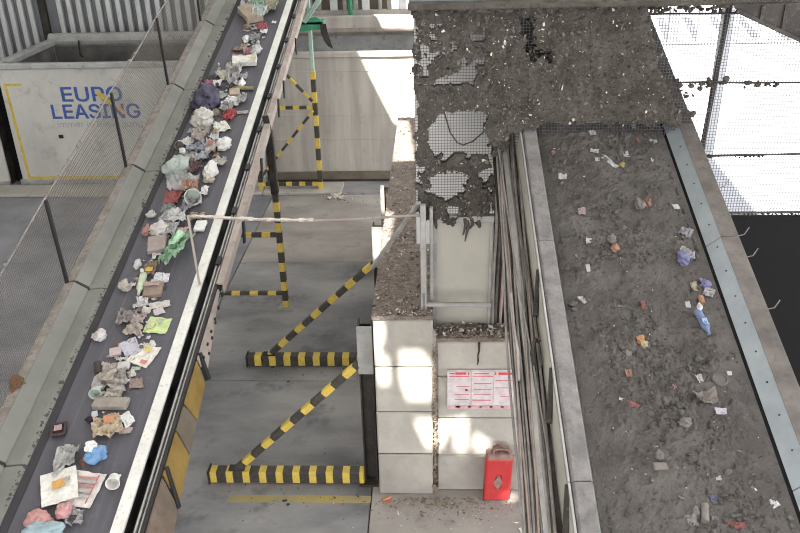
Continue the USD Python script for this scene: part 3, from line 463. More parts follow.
# ------------------------------------------------------------------ right conveyor
TB = math.tan(math.radians(18.9)); zB = lambda y: 3.605 + TB * (y - 6.45); YB0, YB1 = 1.9, 9.6
cb = thing('dirt_conveyor', 'inclined conveyor carrying grey dirt, with a dust-caked rim and a pale blue rail', 'conveyor', (1.4, 2.0, 0))
put('belt', sweep_y([(.84, -.09), (1.97, -.09), (1.97, -.04), (1.90, -.054), (.90, -.054), (.84, -.04)], YB0, YB1, zB), M_rubber, cb)
for a, b in zip([1.9, 3.4, 5.2, 7.0], [3.4, 5.2, 7.0, 9.6]):
    put('left_rim', sweep_y([(.745, -.05), (.745, .01), (.76, .025), (.85, .025), (.862, .01), (.862, -.05)], a + .004, b - .004, zB), M_dustrim, cb); put('left_inner_sheet', sweep_y([(.85, -.10), (.862, -.10), (.862, 0), (.85, 0)], a + .004, b - .004, zB), M_rubber, cb)
    put('left_lip', sweep_y([(.725, -.06), (.738, -.06), (.738, .02), (.725, .02)], a + .004, b - .004, zB), M_galv, cb)
    put('left_side_sheet', sweep_y([(.695, -.22), (.71, -.22), (.737, -.03), (.724, -.02)], a + .004, b - .004, zB), M_panel, cb)
    put('right_rail_face', sweep_y([(1.928, -.032), (1.94, -.045), (2.032, .035), (2.02, .042)], a + .004, b - .004, zB), M_blueface, cb); put('right_flange', sweep_y([(2.02, .02), (2.02, .045), (2.14, .05), (2.15, .035), (2.15, -.16), (2.13, -.16), (2.13, .02)], a + .004, b - .004, zB), M_flange, cb)
put('rubber_seal', sweep_y([(1.91, -.048), (1.935, -.034), (1.94, -.044), (1.915, -.058)], YB0, YB1, zB), M_rubber, cb)
put('rail_bolts', cat([trimesh.creation.icosphere(1, .007).apply_translation([1.985, y, zB(y) + .012]) for y in np.arange(2.5, 7, .22)]), M_dark, cb, kind='stuff')
for y in (4.05, 4.85, 3.3): put('side_bracket', bar((.685, y - .16, zB(y - .16) - .13), (.728, y + .10, zB(y + .10) + .0), .035, .03, .004), M_dark, cb)
put('under_frame', cat([sweep_y([(x0, -.42), (x0 + .06, -.42), (x0 + .06, -.12), (x0, -.12)], YB0, YB1, zB) for x0 in (.75, 2.06)] + [bx(1.2, 1.32, 9.2, 9.35, 0, zB(9.2) - .2)]), M_dark, cb)
put('return_belt', sweep_y([(.84, -.40), (1.97, -.40), (1.97, -.37), (.84, -.37)], YB0, YB1, zB), M_rubber, cb)
def hd(X, Y):
    s = Y / math.cos(math.radians(18.9)); P = np.stack([X, s, 0 * X], -1); e = np.clip(np.minimum(X - .868, 1.915 - X) / .16, 0, 1)
    lum = np.clip(fbm(P * 2.4, 3, 30) * 2.2 - .55, 0, 1); c = np.clip((fbm(P * 16, 3, 31) - .45) * 3, 0, 1) ** 1.5; f = fbm(P * 42, 3, 33) * 1.5 + (fbm(P * 95, 2, 34) - .5) * .8
    return .004 + e * (.012 + .028 * lum + .040 * c * (.25 + .75 * lum) * .8 + .013 * f)
dl = solo('dirt_layer', heightsheet(.868, 1.922, 2.0, 8.2, .0085, hd, lambda X, Y: zB(Y) - .052), M_dirt, 'grey-brown layer of crumbly dirt lying on the right conveyor belt', 'dirt', kind='stuff', smooth=25)
def topB(x, y): return float(zB(y) - .052 + hd(np.array([x]), np.array([y]))[0])
nB = np.array([0, -math.sin(math.radians(18.9)), math.cos(math.radians(18.9))]); nA = np.array([0, -math.sin(math.radians(14.8)), math.cos(math.radians(14.8))])
def pB(x0, x1, spread=1.0):
    def f(r):
        x = r.uniform(x0, x1); y = 2.9 + 4.6 * r.random(); return np.array([x, y, topB(x, y) + .002]), nB
    return f
def clods(n, seed, smin, smax):
    r = np.random.default_rng(seed); out = []; base = trimesh.creation.icosphere(1, 1)
    for k in range(n):
        for _ in range(12):
            x = np.clip(r.normal(1.42, .26), .93, 1.86); y = 2.85 + 4.4 * r.random()
            if float(fbm(np.array([[x * 3.1, y * 3.1, 7.0]]), 3, 77)[0]) > .50: break
        s = r.uniform(smin, smax) ** 1.0 * (1 + (r.random() < .1)); v = base.vertices * (1 + r.normal(0, .16, (len(base.vertices), 1))) * s * r.uniform(.6, 1.25, 3)
        out.append(trimesh.Trimesh(v + [x, y, topB(x, y) + s * .3], base.faces, process=False))
    return cat(out)
solo('dirt_clods', clods(2400, 40, .003, .0125), M_clod, 'small grey-brown clods scattered over the dirt on the right belt', 'clods', kind='stuff')
solo('dirt_chips', flakes(110, pB(.95, 1.85), .002, .006, 41), M_flake_l, 'tiny pale specks scattered over the dirt on the right belt', 'chips', kind='stuff'); solo('dark_chips', flakes(500, pB(.92, 1.88), .003, .010, 42), M_flake_d, 'dark crumbs and twigs scattered over the dirt on the right belt', 'crumbs', kind='stuff')
solo('brown_chips', flakes(300, pB(.92, 1.88), .004, .010, 43), M_fibre, 'grey-brown shreds scattered over the dirt on the right belt', 'shreds', kind='stuff')

# cables along the left flank of the right conveyor
cg = 'cables running along the left flank of the right conveyor'
tr = thing('cable_tray', 'grey steel cable tray along the left flank of the right conveyor', 'cable tray', (.52, 3, 0))
put('tray_floor', sweep_y([(.51, -.25), (.70, -.20), (.70, -.185), (.51, -.235)], 2.4, 7.0, zB), M_dark, tr); put('tray_channel', sweep_y([(.59, -.23), (.63, -.22), (.63, -.155), (.59, -.165)], 2.4, 7.0, zB), M_galv, tr)
r_ = np.random.default_rng(50); ys = np.linspace(2.4, 7.15, 40)
cols = [M_cable, M_cable, M_cabledark, M_cablewarm, M_cable, M_cabledark]
for k in range(17):
    x = .475 + .175 * k / 16; ph, am = r_.uniform(0, 6.28), r_.uniform(.003, .013); rad = r_.uniform(.006, .0105)
    zz = -.215 + .055 * (x - .46) / .24 + r_.uniform(0, .035)
    solo('conveyor_cable', tube([(x + .020 * (y - 3.2) + am * math.sin(1.3 * y + ph) + .006 * math.sin(3.1 * y + 2 * ph), y, zB(y) + zz + .01 * math.sin(1.7 * y + ph)) for y in ys], rad, 7), cols[k % 6], ['pale dusty', 'pale dusty', 'dark', 'brownish', 'pale dusty', 'dark'][k % 6] + ' cable in the bundle along the left flank of the right conveyor', 'cable', ['pale ', 'pale ', 'dark ', 'brownish ', 'pale ', 'dark '][k % 6] + cg, smooth=50)
for k, (xa, xb, ya, yb, za, zb_) in enumerate([(.52, .66, 6.9, 3.6, -.12, -.11), (.60, .69, 6.9, 4.3, -.11, -.10), (.56, .49, 6.6, 3.0, -.13, -.13)]):
    t = np.linspace(0, 1, 30); solo('loose_cable', tube([(xa + (xb - xa) * s + .008 * math.sin(9 * s + k), ya + (yb - ya) * s, zB(ya + (yb - ya) * s) + za + .02 * math.sin(5 * s)) for s in t], .006, 6), [M_cable, M_cabledark, M_cable][k], ['pale loose cable slanting across the cable bundle towards the rim', 'dark loose cable slanting across the cable bundle towards the rim', 'pale loose cable slanting across the bundle towards the red can'][k], 'cable', smooth=50)
tv = solo('cable_tie', cat([tube([(.535, 4.2, zB(4.2) - .14), (.545, 4.4, zB(4.4) - .125), (.535, 4.6, zB(4.6) - .135), (.54, 4.9, zB(4.9) - .14)], .011, 6)]), M_plate, 'pale plastic wrap tied round the cable bundle', 'cable tie')
solo('hook_bracket', tube([(.66, 4.35, zB(4.35) - .18), (.64, 4.28, zB(4.3) - .16), (.63, 4.36, zB(4.36) - .10), (.66, 4.46, zB(4.4) - .06), (.69, 4.44, zB(4.4) - .08)], .014, 8), M_dark, 'dark curved hook on the pale flank of the right conveyor', 'hook', smooth=50)

# ------------------------------------------------------------------ net with its crust of fibrous dust
net = thing('screen_net', 'large wire net across the dirt conveyor, half caked with fibrous dust, half clear', 'net', (1.4, YN, 2.86))
ws = []
NX0, NX1, NZ0, NZ1 = -.14, 3.7, 2.86, 4.62
for x in np.arange(NX0, NX1, .0245): ws.append(bx(x - .0016, x + .0016, YN + .03, YN + .034, NZ0, NZ1))
for z in np.arange(NZ0, NZ1, .0245): ws.append(bx(NX0, NX1, YN + .026, YN + .030, z - .0016, z + .0016))
put('netting', cat(ws), M_wire, net, kind='stuff')
put('stretch_wire', tube([(NX0, YN + .02, NZ0 + .012), (NX1, YN + .02, NZ0 + .018)], .008, 6), M_dark, net); put('stretch_wire', tube([(1.85, YN + .02, 4.01), (NX1, YN + .02, 3.98)], .008, 6), M_dark, net); put('stretch_wire', tube([(2.05, YN + .02, 3.385), (NX1, YN + .02, 3.41)], .009, 6), M_dark, net); put('stretch_wire', tube([(1.6, YN + .02, 4.54), (NX1, YN + .02, 4.53)], .008, 6), M_dark, net)
put('net_pole', tube([(2.30, YN + .06, 4.64), (2.245, YN + .06, 3.33), (2.24, YN + .06, 2.9)], .021, 8), M_dark, net, smooth=40); put('net_pole', tube([(3.55, YN + .06, 4.64), (3.55, YN + .06, 2.8)], .02, 8), M_dark, net, smooth=40)
# crust
cz = lambda px: px
outl = Polygon([(-.15, 4.60), (1.62, 4.60), (1.74, 4.3), (1.86, 4.0), (2.02, 3.74), (2.0, 3.66), (1.6, 3.67), (1.15, 3.69), (.86, 3.67), (.64, 3.62), (.58, 3.3), (.56, 2.98), (.40, 2.80), (.28, 2.86), (.18, 2.78), (.0, 2.86), (-.10, 2.84), (-.15, 3.1), (-.13, 3.6)])
ch = [[(-.02, 4.02), (.10, 4.10), (.22, 4.13), (.37, 4.22), (.37, 4.11), (.345, 4.0), (-.02, 4.0)], [(-.04, 3.68), (.08, 3.80), (.34, 3.82), (.44, 3.79), (.43, 3.64), (.47, 3.50), (.53, 3.43), (.34, 3.42), (.02, 3.42), (-.03, 3.54)], [(-.03, 3.24), (.10, 3.30), (.26, 3.27), (.33, 3.22), (.27, 3.17), (.30, 3.10), (.14, 3.0), (.02, 3.07)], [(.38, 3.26), (.55, 3.33), (.54, 3.22), (.42, 3.15)]]
holesP = unary_union([Polygon(h).buffer(0) for h in ch]); darkP = unary_union([Polygon([(.66, 4.53), (.82, 4.53), (.80, 4.33), (.88, 4.26), (.80, 4.17), (.74, 4.26), (.70, 4.42)]), Polygon([(.88, 4.30), (.94, 4.24), (.93, 4.15), (.87, 4.2)])])
res = .011; gx = np.arange(-.17, 2.06, res); gzz = np.arange(2.74, 4.64, res); GX, GZ = np.meshgrid(gx, gzz, indexing='ij')
wob = (fbm(np.stack([GX * 14, GZ * 14, 0 * GX], -1), 3, 60) - .5); WX = GX + .09 * wob; WZ = GZ + .09 * (fbm(np.stack([GX * 14, GZ * 14, 5 + 0 * GX], -1), 3, 61) - .5)
from shapely import prepare
inside = contains_xy(outl, WX, WZ) & ~contains_xy(holesP, WX, WZ)
fine = fbm(np.stack([GX * 30, GZ * 30, 0 * GX], -1), 3, 62)
inside &= ~(contains_xy(darkP, WX, WZ) & (fine < .62)); lowr = (GZ < 3.42) & (GX < .6); inside &= ~(lowr & (fbm(np.stack([GX * 10, GZ * 10, 0 * GX], -1), 3, 64) < .40))
midh = (GX < .42) & (GZ > 4.08) & (GZ < 4.5); inside &= ~(midh & (fbm(np.stack([GX * 16, GZ * 16, 0 * GX], -1), 3, 65) > .60))
dep = .008 + .045 * fbm(np.stack([GX * 7, GZ * 7, 0 * GX], -1), 4, 63) + .03 * fbm(np.stack([GX * 28, GZ * 40, 0 * GX], -1), 2, 66)
nx, nz = GX.shape; id_ = np.arange(nx * nz).reshape(nx, nz); cell = inside[:-1, :-1]
a, b, c, d = id_[:-1, :-1][cell], id_[1:, :-1][cell], id_[1:, 1:][cell], id_[:-1, 1:][cell]; n = nx * nz
Vf = np.column_stack([GX.ravel(), (YN + .018 - dep).ravel(), GZ.ravel()]); Vb = np.column_stack([GX.ravel(), np.full(n, YN + .04), GZ.ravel()])
Fs = [np.column_stack([a, b, c]), np.column_stack([a, c, d]), np.column_stack([a, c, b]) + n, np.column_stack([a, d, c]) + n]
pad = np.pad(cell, 1)
for (di, dj, e0, e1) in ((-1, 0, (0, 0), (0, 1)), (1, 0, (1, 1), (1, 0)), (0, -1, (1, 0), (0, 0)), (0, 1, (0, 1), (1, 1))):
    edge = cell & ~pad[1 + di:1 + di + cell.shape[0], 1 + dj:1 + dj + cell.shape[1]]; I, J = np.nonzero(edge); p, q = id_[I + e0[0], J + e0[1]], id_[I + e1[0], J + e1[1]]
    Fs += [np.column_stack([p, q, q + n]), np.column_stack([p, q + n, p + n])]
cr = trimesh.Trimesh(np.vstack([Vf, Vb]), np.vstack(Fs), process=False); cr.remove_unreferenced_vertices()
put('dust_crust', cr, M_crust, net, kind='stuff')
ok = np.argwhere(inside)
def pN(r):
    i, j = ok[r.integers(len(ok))]; return np.array([GX[i, j] + r.uniform(-.01, .01), YN + .014 - dep[i, j], GZ[i, j] + r.uniform(-.01, .01)]), np.array([r.normal(0, .3), -1.0, r.normal(.2, .3)])
put('dust_fibres', flakes(3600, lambda r: (lambda q: q if q[0][0] < .9 or r.random() < .45 else pN(r))(pN(r)), .003, .0095, 70, .7), M_fibre, net, kind='stuff'); put('dust_fibres', flakes(2200, pN, .003, .0095, 71, .7), M_flake_d, net, kind='stuff')
put('dust_fibres', flakes(260, lambda r: (lambda q: q if q[0][0] < .9 or r.random() < .35 else pN(r))(pN(r)), .003, .0085, 72, .5), M_flake_l, net, kind='stuff')
def clot(x0, x1, z, h, seed):
    r = np.random.default_rng(seed); ms = []
    for k in range(max(5, int((x1 - x0) / .018))):
        s = r.uniform(.3, 1) * h; m = trimesh.creation.icosphere(1, 1); v = m.vertices * (1 + r.normal(0, .2, (42, 1))) * [s * r.uniform(.5, 1.1), .018, s * r.uniform(.4, .9)] + [r.uniform(x0, x1), YN + .015, z + r.normal(-.25, .5) * h]; ms.append(trimesh.Trimesh(v, m.faces, process=False))
    return cat(ms)
for k, (x0, x1, z, h) in enumerate([(1.86, 2.25, 4.0, .03), (2.2, 2.34, 4.02, .035), (2.45, 2.6, 4.0, .03), (2.64, 2.78, 3.99, .022), (2.0, 2.15, 3.76, .03), (2.26, 2.40, 3.39, .016), (2.5, 2.75, 3.39, .01), (2.55, 3.3, 2.865, .010), (1.95, 2.1, 3.9, .03), (1.6, 2.25, 4.575, .026), (2.4, 3.5, 4.56, .016)]): put('dust_clot', clot(x0, x1, z, h, 80 + k), M_crust, net)
put('hanging_dust', cat([tube([(x, YN - .02, z), (x + .01, YN - .03, z - .06), (x + rng.uniform(-.02, .02), YN - .02, z - l)], [.018, .014, .005], 6) for x, z, l in ((.28, 2.86, .16), (.30, 2.84, .2), (.34, 2.86, .1), (.02, 2.86, .1), (.40, 2.84, .07))]), M_crust, net, kind='stuff')
put('sagging_wire', tube([(.08, YN + .01, 3.86), (.15, YN + .01, 3.62), (.21, YN + .01, 3.53), (.26, YN + .01, 3.51), (.34, YN + .01, 3.54), (.47, YN + .01, 3.66)], .006, 6), M_dark, net, smooth=40)
bk = solo('hood_back_sheet', cat([bx(-.16, .70, 7.35, 7.4, 2.2, 4.6)]), surf('hood_sheet', (196, 195, 193), (212, 210, 207), 1.5, 0.7), 'pale hood sheet seen behind the holes in the dust-caked net', 'sheet')
solo('hood_dark_box', cat([bx(.74, 1.80, 7.9, 8.0, 3.0, 4.55), bx(.72, .74, 6.6, 8.0, 3.2, 4.55), bx(.72, 1.80, 6.56, 8.0, 4.56, 4.60)]), M_dark, 'dark hood box over the upper end of the right conveyor behind the net', 'hood')
tb = thing('top_beam', 'dust-caked grey beam along the top edge of the net', 'beam', (1.7, 6.4, 4.6))
put('beam', bx(-.18, 3.8, 6.30, 6.52, 4.62, 4.66, .008), M_crust, tb); put('deck_sheet', bx(-.18, 3.8, 6.50, 8.6, 4.655, 4.685), M_facade_d, tb)
put('dust_fringe', cat([clot(-.18, 2.3, 4.625, .030, 95).apply_translation([0, -.14, 0]), clot(-.18, 2.3, 4.655, .014, 96).apply_translation([0, -.12, 0])]), M_crust, tb, kind='stuff')
put('dusty_apron', xz(Polygon([(2.24, 4.63), (2.28, 4.585), (3.0, 4.27), (3.9, 3.87), (3.9, 4.63)]), 6.28, .02), M_dark, tb, label='dark dusty apron sheet'); put('apron_edge', bar((2.27, 6.275, 4.585), (3.9, 6.275, 3.87), .03, .03, .004, (0, 1, 0)), M_dark, tb)
for k in range(8): x = 2.45 + .17 * k; put('apron_rib', bx(x, x + .03, 6.262, 6.28, 4.60 - .44 * (x - 2.2), 4.62), M_crust, tb)
solo('black_apron', cat([bx(2.12, 4.3, YN + .02, YN + .04, 1.02, 2.85), bx(2.12, 4.3, YN + .015, YN + .05, 1.0, 1.03)]), M_rubber, 'black rubber curtain below the clear half of the net', 'curtain')
solo('flange_fibres', cat([tube([(2.12, y, zB(y) + .045), (2.17, y - .02, zB(y) + .07), (2.20, y - .01, zB(y) + .12)], .004, 5) for y in (4.55, 5.0, 5.2, 5.7)]), M_dustrim, 'pale fibres sticking out from the right flange in front of the black curtain', 'fibres', kind='stuff')

# ------------------------------------------------------------------ outside, seen through the clear net
fa = thing('far_facade', 'white factory facade with pilasters seen across the yard through the net', 'building', (16, 33, 0))
put('wall', bx(4.6, 40, 38, 38.4, 0, 12), M_white_wall, fa)
for k in range(6): x = 7.2 + 1.05 * k; put('pilaster', bx(x, x + .3, 28.9, 29.2, 0, 7, .02), M_facade_d if k % 2 else M_white_wall, fa)
put('plinth', bx(6.9, 13.2, 28.8, 29.4, 0, .05), M_facade_d, fa)
cl = thing('yard_column', 'pale grey steel column at the open side of the hall behind the net pole', 'column', (3.9, 10.4, 0)); put('shaft', bx(3.60, 3.72, 10.3, 10.44, 0, 7.9, .01), M_white_wall, cl); put('foot_plate', bx(3.5, 3.8, 10.24, 10.5, 0, .03), M_galv, cl)

# ------------------------------------------------------------------ single pieces of waste
def trash_mat(c, kind):
    key = f'waste_{kind}_{c[0]:03d}{c[1]:03d}{c[2]:03d}'
    c = np.array(c, float); c = .78 * c + .22 * c.mean(); c = .97 * c
    return surf(key, tuple(c), tuple(np.clip(c * .90, 0, 255)), 16.0, 0.45 if kind in ('film', 'bag') else 0.8, 0.25, 70, spots=tuple(np.clip(c * .72, 0, 255)), sfac=.35, sscale=28, spec=.4, translucent=0.25 if kind == 'film' else 0.0)
def crumple(w, l, seed, amp, n=15, ragged=.25, lift=.4):
    r = np.random.default_rng(seed); s, t = np.meshgrid(np.linspace(-1, 1, n), np.linspace(-1, 1, n), indexing='ij'); off = r.uniform(0, 90, 3)
    cn = np.array([[-1, -1], [1, -1], [1, 1], [-1, 1]]) * r.uniform(1 - ragged, 1 + ragged * .4, (4, 2)); W = [(1 - s) * (1 - t) / 4, (1 + s) * (1 - t) / 4, (1 + s) * (1 + t) / 4, (1 - s) * (1 + t) / 4]
    X = sum(a * c[0] for a, c in zip(W, cn)); Y = sum(a * c[1] for a, c in zip(W, cn)); P = np.stack([s, t, 0 * s], -1)
    X = X + ragged * 1.3 * (fbm(P * 2.0 + off, 4, 1) - .5); Y = Y + ragged * 1.3 * (fbm(P * 2.0 + off + 30, 4, 2) - .5)
    rid = 1 - np.abs(2 * fbm(P * 1.9 + off, 4, 3) - 1); Z = amp * (rid - rid.min()) / np.ptp(rid) + amp * .5 * noise(P * 3.2 + off, 5) + lift * amp * (X * r.normal() + Y * r.normal()) ** 2 * .3
    Z = Z - Z.min() + .004; T = np.stack([X * w / 2, Y * l / 2, Z], -1).reshape(-1, 3); B = T - [0, 0, .003]
    i, j = np.meshgrid(np.arange(n - 1), np.arange(n - 1), indexing='ij'); a = (i * n + j).ravel(); b = a + n; F = np.vstack([np.column_stack([a, b, b + 1]), np.column_stack([a, b + 1, a + 1])]); N = n * n
    ring = np.concatenate([np.arange(n) * n, (n - 1) * n + np.arange(1, n), np.arange(n - 2, -1, -1) * n + n - 1, np.arange(n - 2, 0, -1)]); nx_ = np.roll(ring, -1)
    return trimesh.Trimesh(np.vstack([T, B]), np.vstack([F, F[:, ::-1] + N, np.column_stack([ring, N + nx_, nx_]), np.column_stack([ring, N + ring, N + nx_])]), process=False)
_ico = trimesh.creation.icosphere(3, 1)
def blob(w, l, h, seed, rough=.28, fr=1.7):
    r = np.random.default_rng(seed); v = np.array(_ico.vertices); off = r.uniform(0, 90, 3)
    rid = np.abs(2 * fbm(v * fr + off, 3, 1) - 1); k = 1 + rough * (fbm(v * 1.1 + off + 9, 2, 4) - .5) * 2 - rough * (1 - rid) ** 3 * .9; v = v * k[:, None]
    v[:, 2] = np.where(v[:, 2] < -.35, -.35 + (v[:, 2] + .35) * .15, v[:, 2]); v = (v - v.min(0)) / np.ptp(v, axis=0) - [.5, .5, 0]; return trimesh.Trimesh(v * [w, l, h], _ico.faces, process=False)
def tilted(m, P, n, rz):
    R = trimesh.transformations.rotation_matrix(rz, [0, 0, 1])[:3, :3]; s, u = np.array([1.0, 0, 0]), np.cross(n, [1.0, 0, 0]); W = np.column_stack([s, u, n])
    v = (W @ R @ np.asarray(m.vertices).T).T + P; return trimesh.Trimesh(v, m.faces, process=False)
NAME = dict(film=('plastic_film', 'plastic film'), sheet=('paper_sheet', 'paper'), bag=('plastic_bag', 'bag'), box=('cardboard_piece', 'cardboard'), lump=('crumpled_lump', 'lump'), chip=('scrap', 'scrap'), strip=('strip', 'strip'), cup=('cup', 'cup'), can=('can', 'can'), bottle=('bottle', 'bottle'), tray=('tray', 'tray'), paper=('printed_sheet', 'paper'), ring=('ring_lid', 'lid'), wrap=('wrapper', 'wrapper'))
seed_ = [100]
def waste(belt, kind, x, y, W, L, col, label, rz=0.0, zl=0.0, parts=None, name=None, cat_=None, group=None):
    zf, n, dz = (zA, nA, -.034) if belt == 'A' else (zB, nB, -.06)
    P = np.array([x, y, zf(y) + dz])
    if belt == 'B': P[2] = topB(P[0], P[1]) - .004
    col = tuple(int(round(a * .62 + b * .38)) for a, b in zip(col, (112, 106, 101))) if belt == 'B' else col
    P = P + n * zl; seed_[0] += 1; sd = seed_[0]; S = (W + L) / 2
    if kind in ('film', 'sheet', 'strip', 'wrap', 'paper', 'chip'):
        if abs(math.sin(rz)) > .3 and kind != 'paper': pass
        a = dict(film=.34, sheet=.13, strip=.12, wrap=.30, paper=.05, chip=.2)[kind] * S; m = crumple(W * 1.08, L * 1.05, sd, a, 23 if W > .08 else 13, dict(film=.42, sheet=.25, strip=.15, wrap=.3, paper=.06, chip=.3)[kind])
    elif kind == 'bag': m = blob(W, L, min(W, L) * .62, sd, .30, 1.9)
    elif kind == 'lump': m = blob(W, L, min(W, L) * .68, sd, .42, 1.5)
    elif kind == 'box':
        b = bx(-W / 2, W / 2, -L / 2, L / 2, 0, S * .28, .006).subdivide().subdivide(); v = np.array(b.vertices); o = sd * 3.7; v += S * .13 * np.stack([fbm(v / S * 2 + o + 7 * q, 2, q) - .5 for q in range(3)], -1); v[:, 2] -= v[:, 2].min(); m = trimesh.Trimesh(v, b.faces, process=False)
    elif kind == 'cup':
        R_ = min(W, L) / 2; m = lathe([(0, .0), (R_ * .72, 0), (R_ * .95, 1.7 * R_), (R_, 1.75 * R_), (R_ * .9, 1.78 * R_), (R_ * .66, .1 * R_), (0, .1 * R_)], 22); m.apply_transform(trimesh.transformations.rotation_matrix(1.15, [1, .25, 0])); v = np.array(m.vertices); v[:, 2] -= v[:, 2].min(); m = trimesh.Trimesh(v - [*(v.min(0) + v.max(0))[:2] / 2, 0], m.faces, process=False)
    elif kind in ('can', 'bottle'):
        R_ = min(W, L) * .42; H_ = max(W, L); pr_ = [(0, 0), (R_ * .92, 0), (R_, .08 * H_), (R_ * .9, .35 * H_), (R_, .62 * H_)] + ([(R_ * .9, .72 * H_), (R_ * .4, .86 * H_), (R_ * .4, H_), (0, H_)] if kind == 'bottle' else [(R_, .92 * H_), (R_ * .9, H_), (R_ * .75, H_ * .97), (0, H_ * .97)])
        m = lathe(pr_, 18); m.apply_translation([0, 0, -H_ / 2]); m.apply_transform(trimesh.transformations.rotation_matrix(math.pi / 2, [1, 0, 0])); v = np.array(m.vertices); v[:, 2] -= v[:, 2].min(); m = trimesh.Trimesh(v, m.faces, process=False)
    elif kind == 'tray':
        H_ = S * .3; o = m3.Manifold.batch_hull([m3.Manifold.sphere(.008, 8).translate((a * (W / 2 - .008) * f, b * (L / 2 - .008) * f, z)) for a in (-1, 1) for b in (-1, 1) for f, z in ((1, H_), (.85, .008))]); i = m3.Manifold.batch_hull([m3.Manifold.sphere(.004, 8).translate((a * (W / 2 - .022) * f, b * (L / 2 - .022) * f, z)) for a in (-1, 1) for b in (-1, 1) for f, z in ((1, H_ + .02), (.84, .02))]); m = trimesh.Trimesh(*meshkit.arrays(o - i)[:2], process=False)
    elif kind == 'ring': m = lathe([(S * .36, 0), (S * .5, 0), (S * .5, S * .14), (S * .42, S * .2), (S * .36, S * .1), (0, S * .1), (0, 0), (S * .36, 0)], 24)
    nm, ct = NAME[kind]; nm = name or nm; ct = cat_ or ct; m = tilted(m, P, n, rz); mk = dict(film='film', wrap='film', bag='bag').get(kind, 'paper'); sm = 45 if kind in ('bag', 'lump', 'cup', 'can', 'bottle', 'ring') else (30 if kind in ('film', 'wrap') else False)
    if not parts: return solo(nm, m, trash_mat(col, mk), label, ct, group, smooth=sm)
    t = thing(nm, label, ct, P, group); put({'paper': 'page', 'bag': 'bag_body', 'bottle': 'bottle_body', 'cup': 'cup_body', 'tray': 'tray_body', 'film': 'film', 'sheet': 'sheet', 'wrap': 'wrapper_body', 'can': 'can_body', 'lump': 'lump_body', 'box': 'carton_body'}[kind], m, trash_mat(col, mk), t, smooth=sm)
    zt = S * .06 + .012 if kind in ('paper', 'sheet') else S * .34
    for pname, pk, fx, fy, fw, fl_, pc in parts:
        q = crumple(W * fw, L * fl_, sd + 7, S * (.02 if pk == 'print' else .1), 7, .2) if pk in ('print', 'flap') else blob(W * fw, L * fl_, S * fw * .6, sd + 3, .35)
        q.apply_translation([fx * W, fy * L, zt if pk != 'knot' else S * .42]); put(pname, tilted(q, P, n, rz), trash_mat(pc, 'paper'), t, smooth=40 if pk == 'knot' else False)
    return t

WH, OW, CR, GY, LG, TAN, BR, MINT, PINK = (226, 224, 220), (208, 203, 196), (204, 192, 174), (164, 162, 160), (186, 184, 184), (172, 154, 130), (122, 98, 84), (178, 202, 188), (198, 140, 142)
A = lambda *a, **k: waste('A', *a, **k)
# upper end of the left belt, farthest from the camera
A('sheet', -2.731, 13.691, 0.281, 0.395, TAN, 'tan cardboard sheet at the very top of the waste pile, right side')
A('film', -2.882, 13.698, 0.248, 0.396, LG, 'pale grey crumpled film at the very top of the waste pile, left side')
A('film', -2.562, 13.452, 0.163, 0.382, (176, 170, 140), 'olive-beige crumpled film at the right edge of the farthest waste heap')
A('film', -2.816, 13.501, 0.196, 0.300, (150, 186, 158), 'pale green film in the middle of the farthest waste heap', zl=.03)
A('film', -3.041, 13.472, 0.147, 0.300, OW, 'off-white pointed scrap at the left edge of the farthest waste heap')
A('box', -2.889, 13.166, 0.272, 0.493, TAN, 'flattened tan cardboard box at the front of the farthest waste heap', rz=.5, zl=.02)
A('film', -2.726, 13.159, 0.192, 0.410, (196, 212, 206), 'pale mint translucent film at the front of the farthest waste heap', zl=.05)
A('lump', -2.675, 13.343, 0.129, 0.251, (188, 190, 140), 'yellow-green lump on the right of the farthest waste heap', zl=.03)
A('lump', -2.866, 12.770, 0.141, 0.156, (150, 124, 104), 'small brown lump just in front of the farthest heap')
A('chip', -2.488, 12.968, 0.071, 0.099, WH, 'tiny lone white scrap near the white edge strip, far up the belt')
A('wrap', -2.650, 12.797, 0.156, 0.234, (196, 92, 98), 'red and white torn packet in front of the farthest heap', rz=.4)
A('chip', -2.596, 12.655, 0.124, 0.191, WH, 'white scrap just below the red and white torn packet')
A('lump', -2.824, 12.358, 0.122, 0.222, WH, 'white rounded lump, left end of a short row below the farthest heap')
A('film', -2.690, 12.387, 0.168, 0.185, GY, 'grey crumpled film, right end of a short row below the farthest heap')
A('strip', -2.892, 12.067, 0.135, 0.142, (140, 116, 92), 'brown cardboard strip lying left of the pink tissue')
A('chip', -2.812, 12.128, 0.090, 0.215, TAN, 'tan crumpled scrap standing between the brown strip and the pink tissue')
A('lump', -2.731, 12.093, 0.060, 0.142, (60, 54, 56), 'small black lump beside the pink tissue')
A('film', -2.717, 11.934, 0.118, 0.243, (204, 146, 156), 'pink crumpled tissue left of a pale grey bag')
A('bag', -2.593, 11.993, 0.178, 0.315, LG, 'pale grey knotted bag right of the pink tissue', parts=[('knot', 'knot', .1, .25, .3, .3, (170, 168, 168))])
A('box', -2.706, 11.625, 0.348, 0.233, (228, 224, 212), 'long flattened white carton lying across the belt', rz=.12, parts=[('side_flap', 'flap', .42, -.1, .2, .9, (204, 196, 160))])
A('film', -2.862, 11.752, 0.132, 0.136, (206, 150, 156), 'pink film edge tucked behind the long white carton', zl=.01)
A('film', -2.897, 11.481, 0.101, 0.229, OW, 'off-white crumple at the left end of the long white carton')
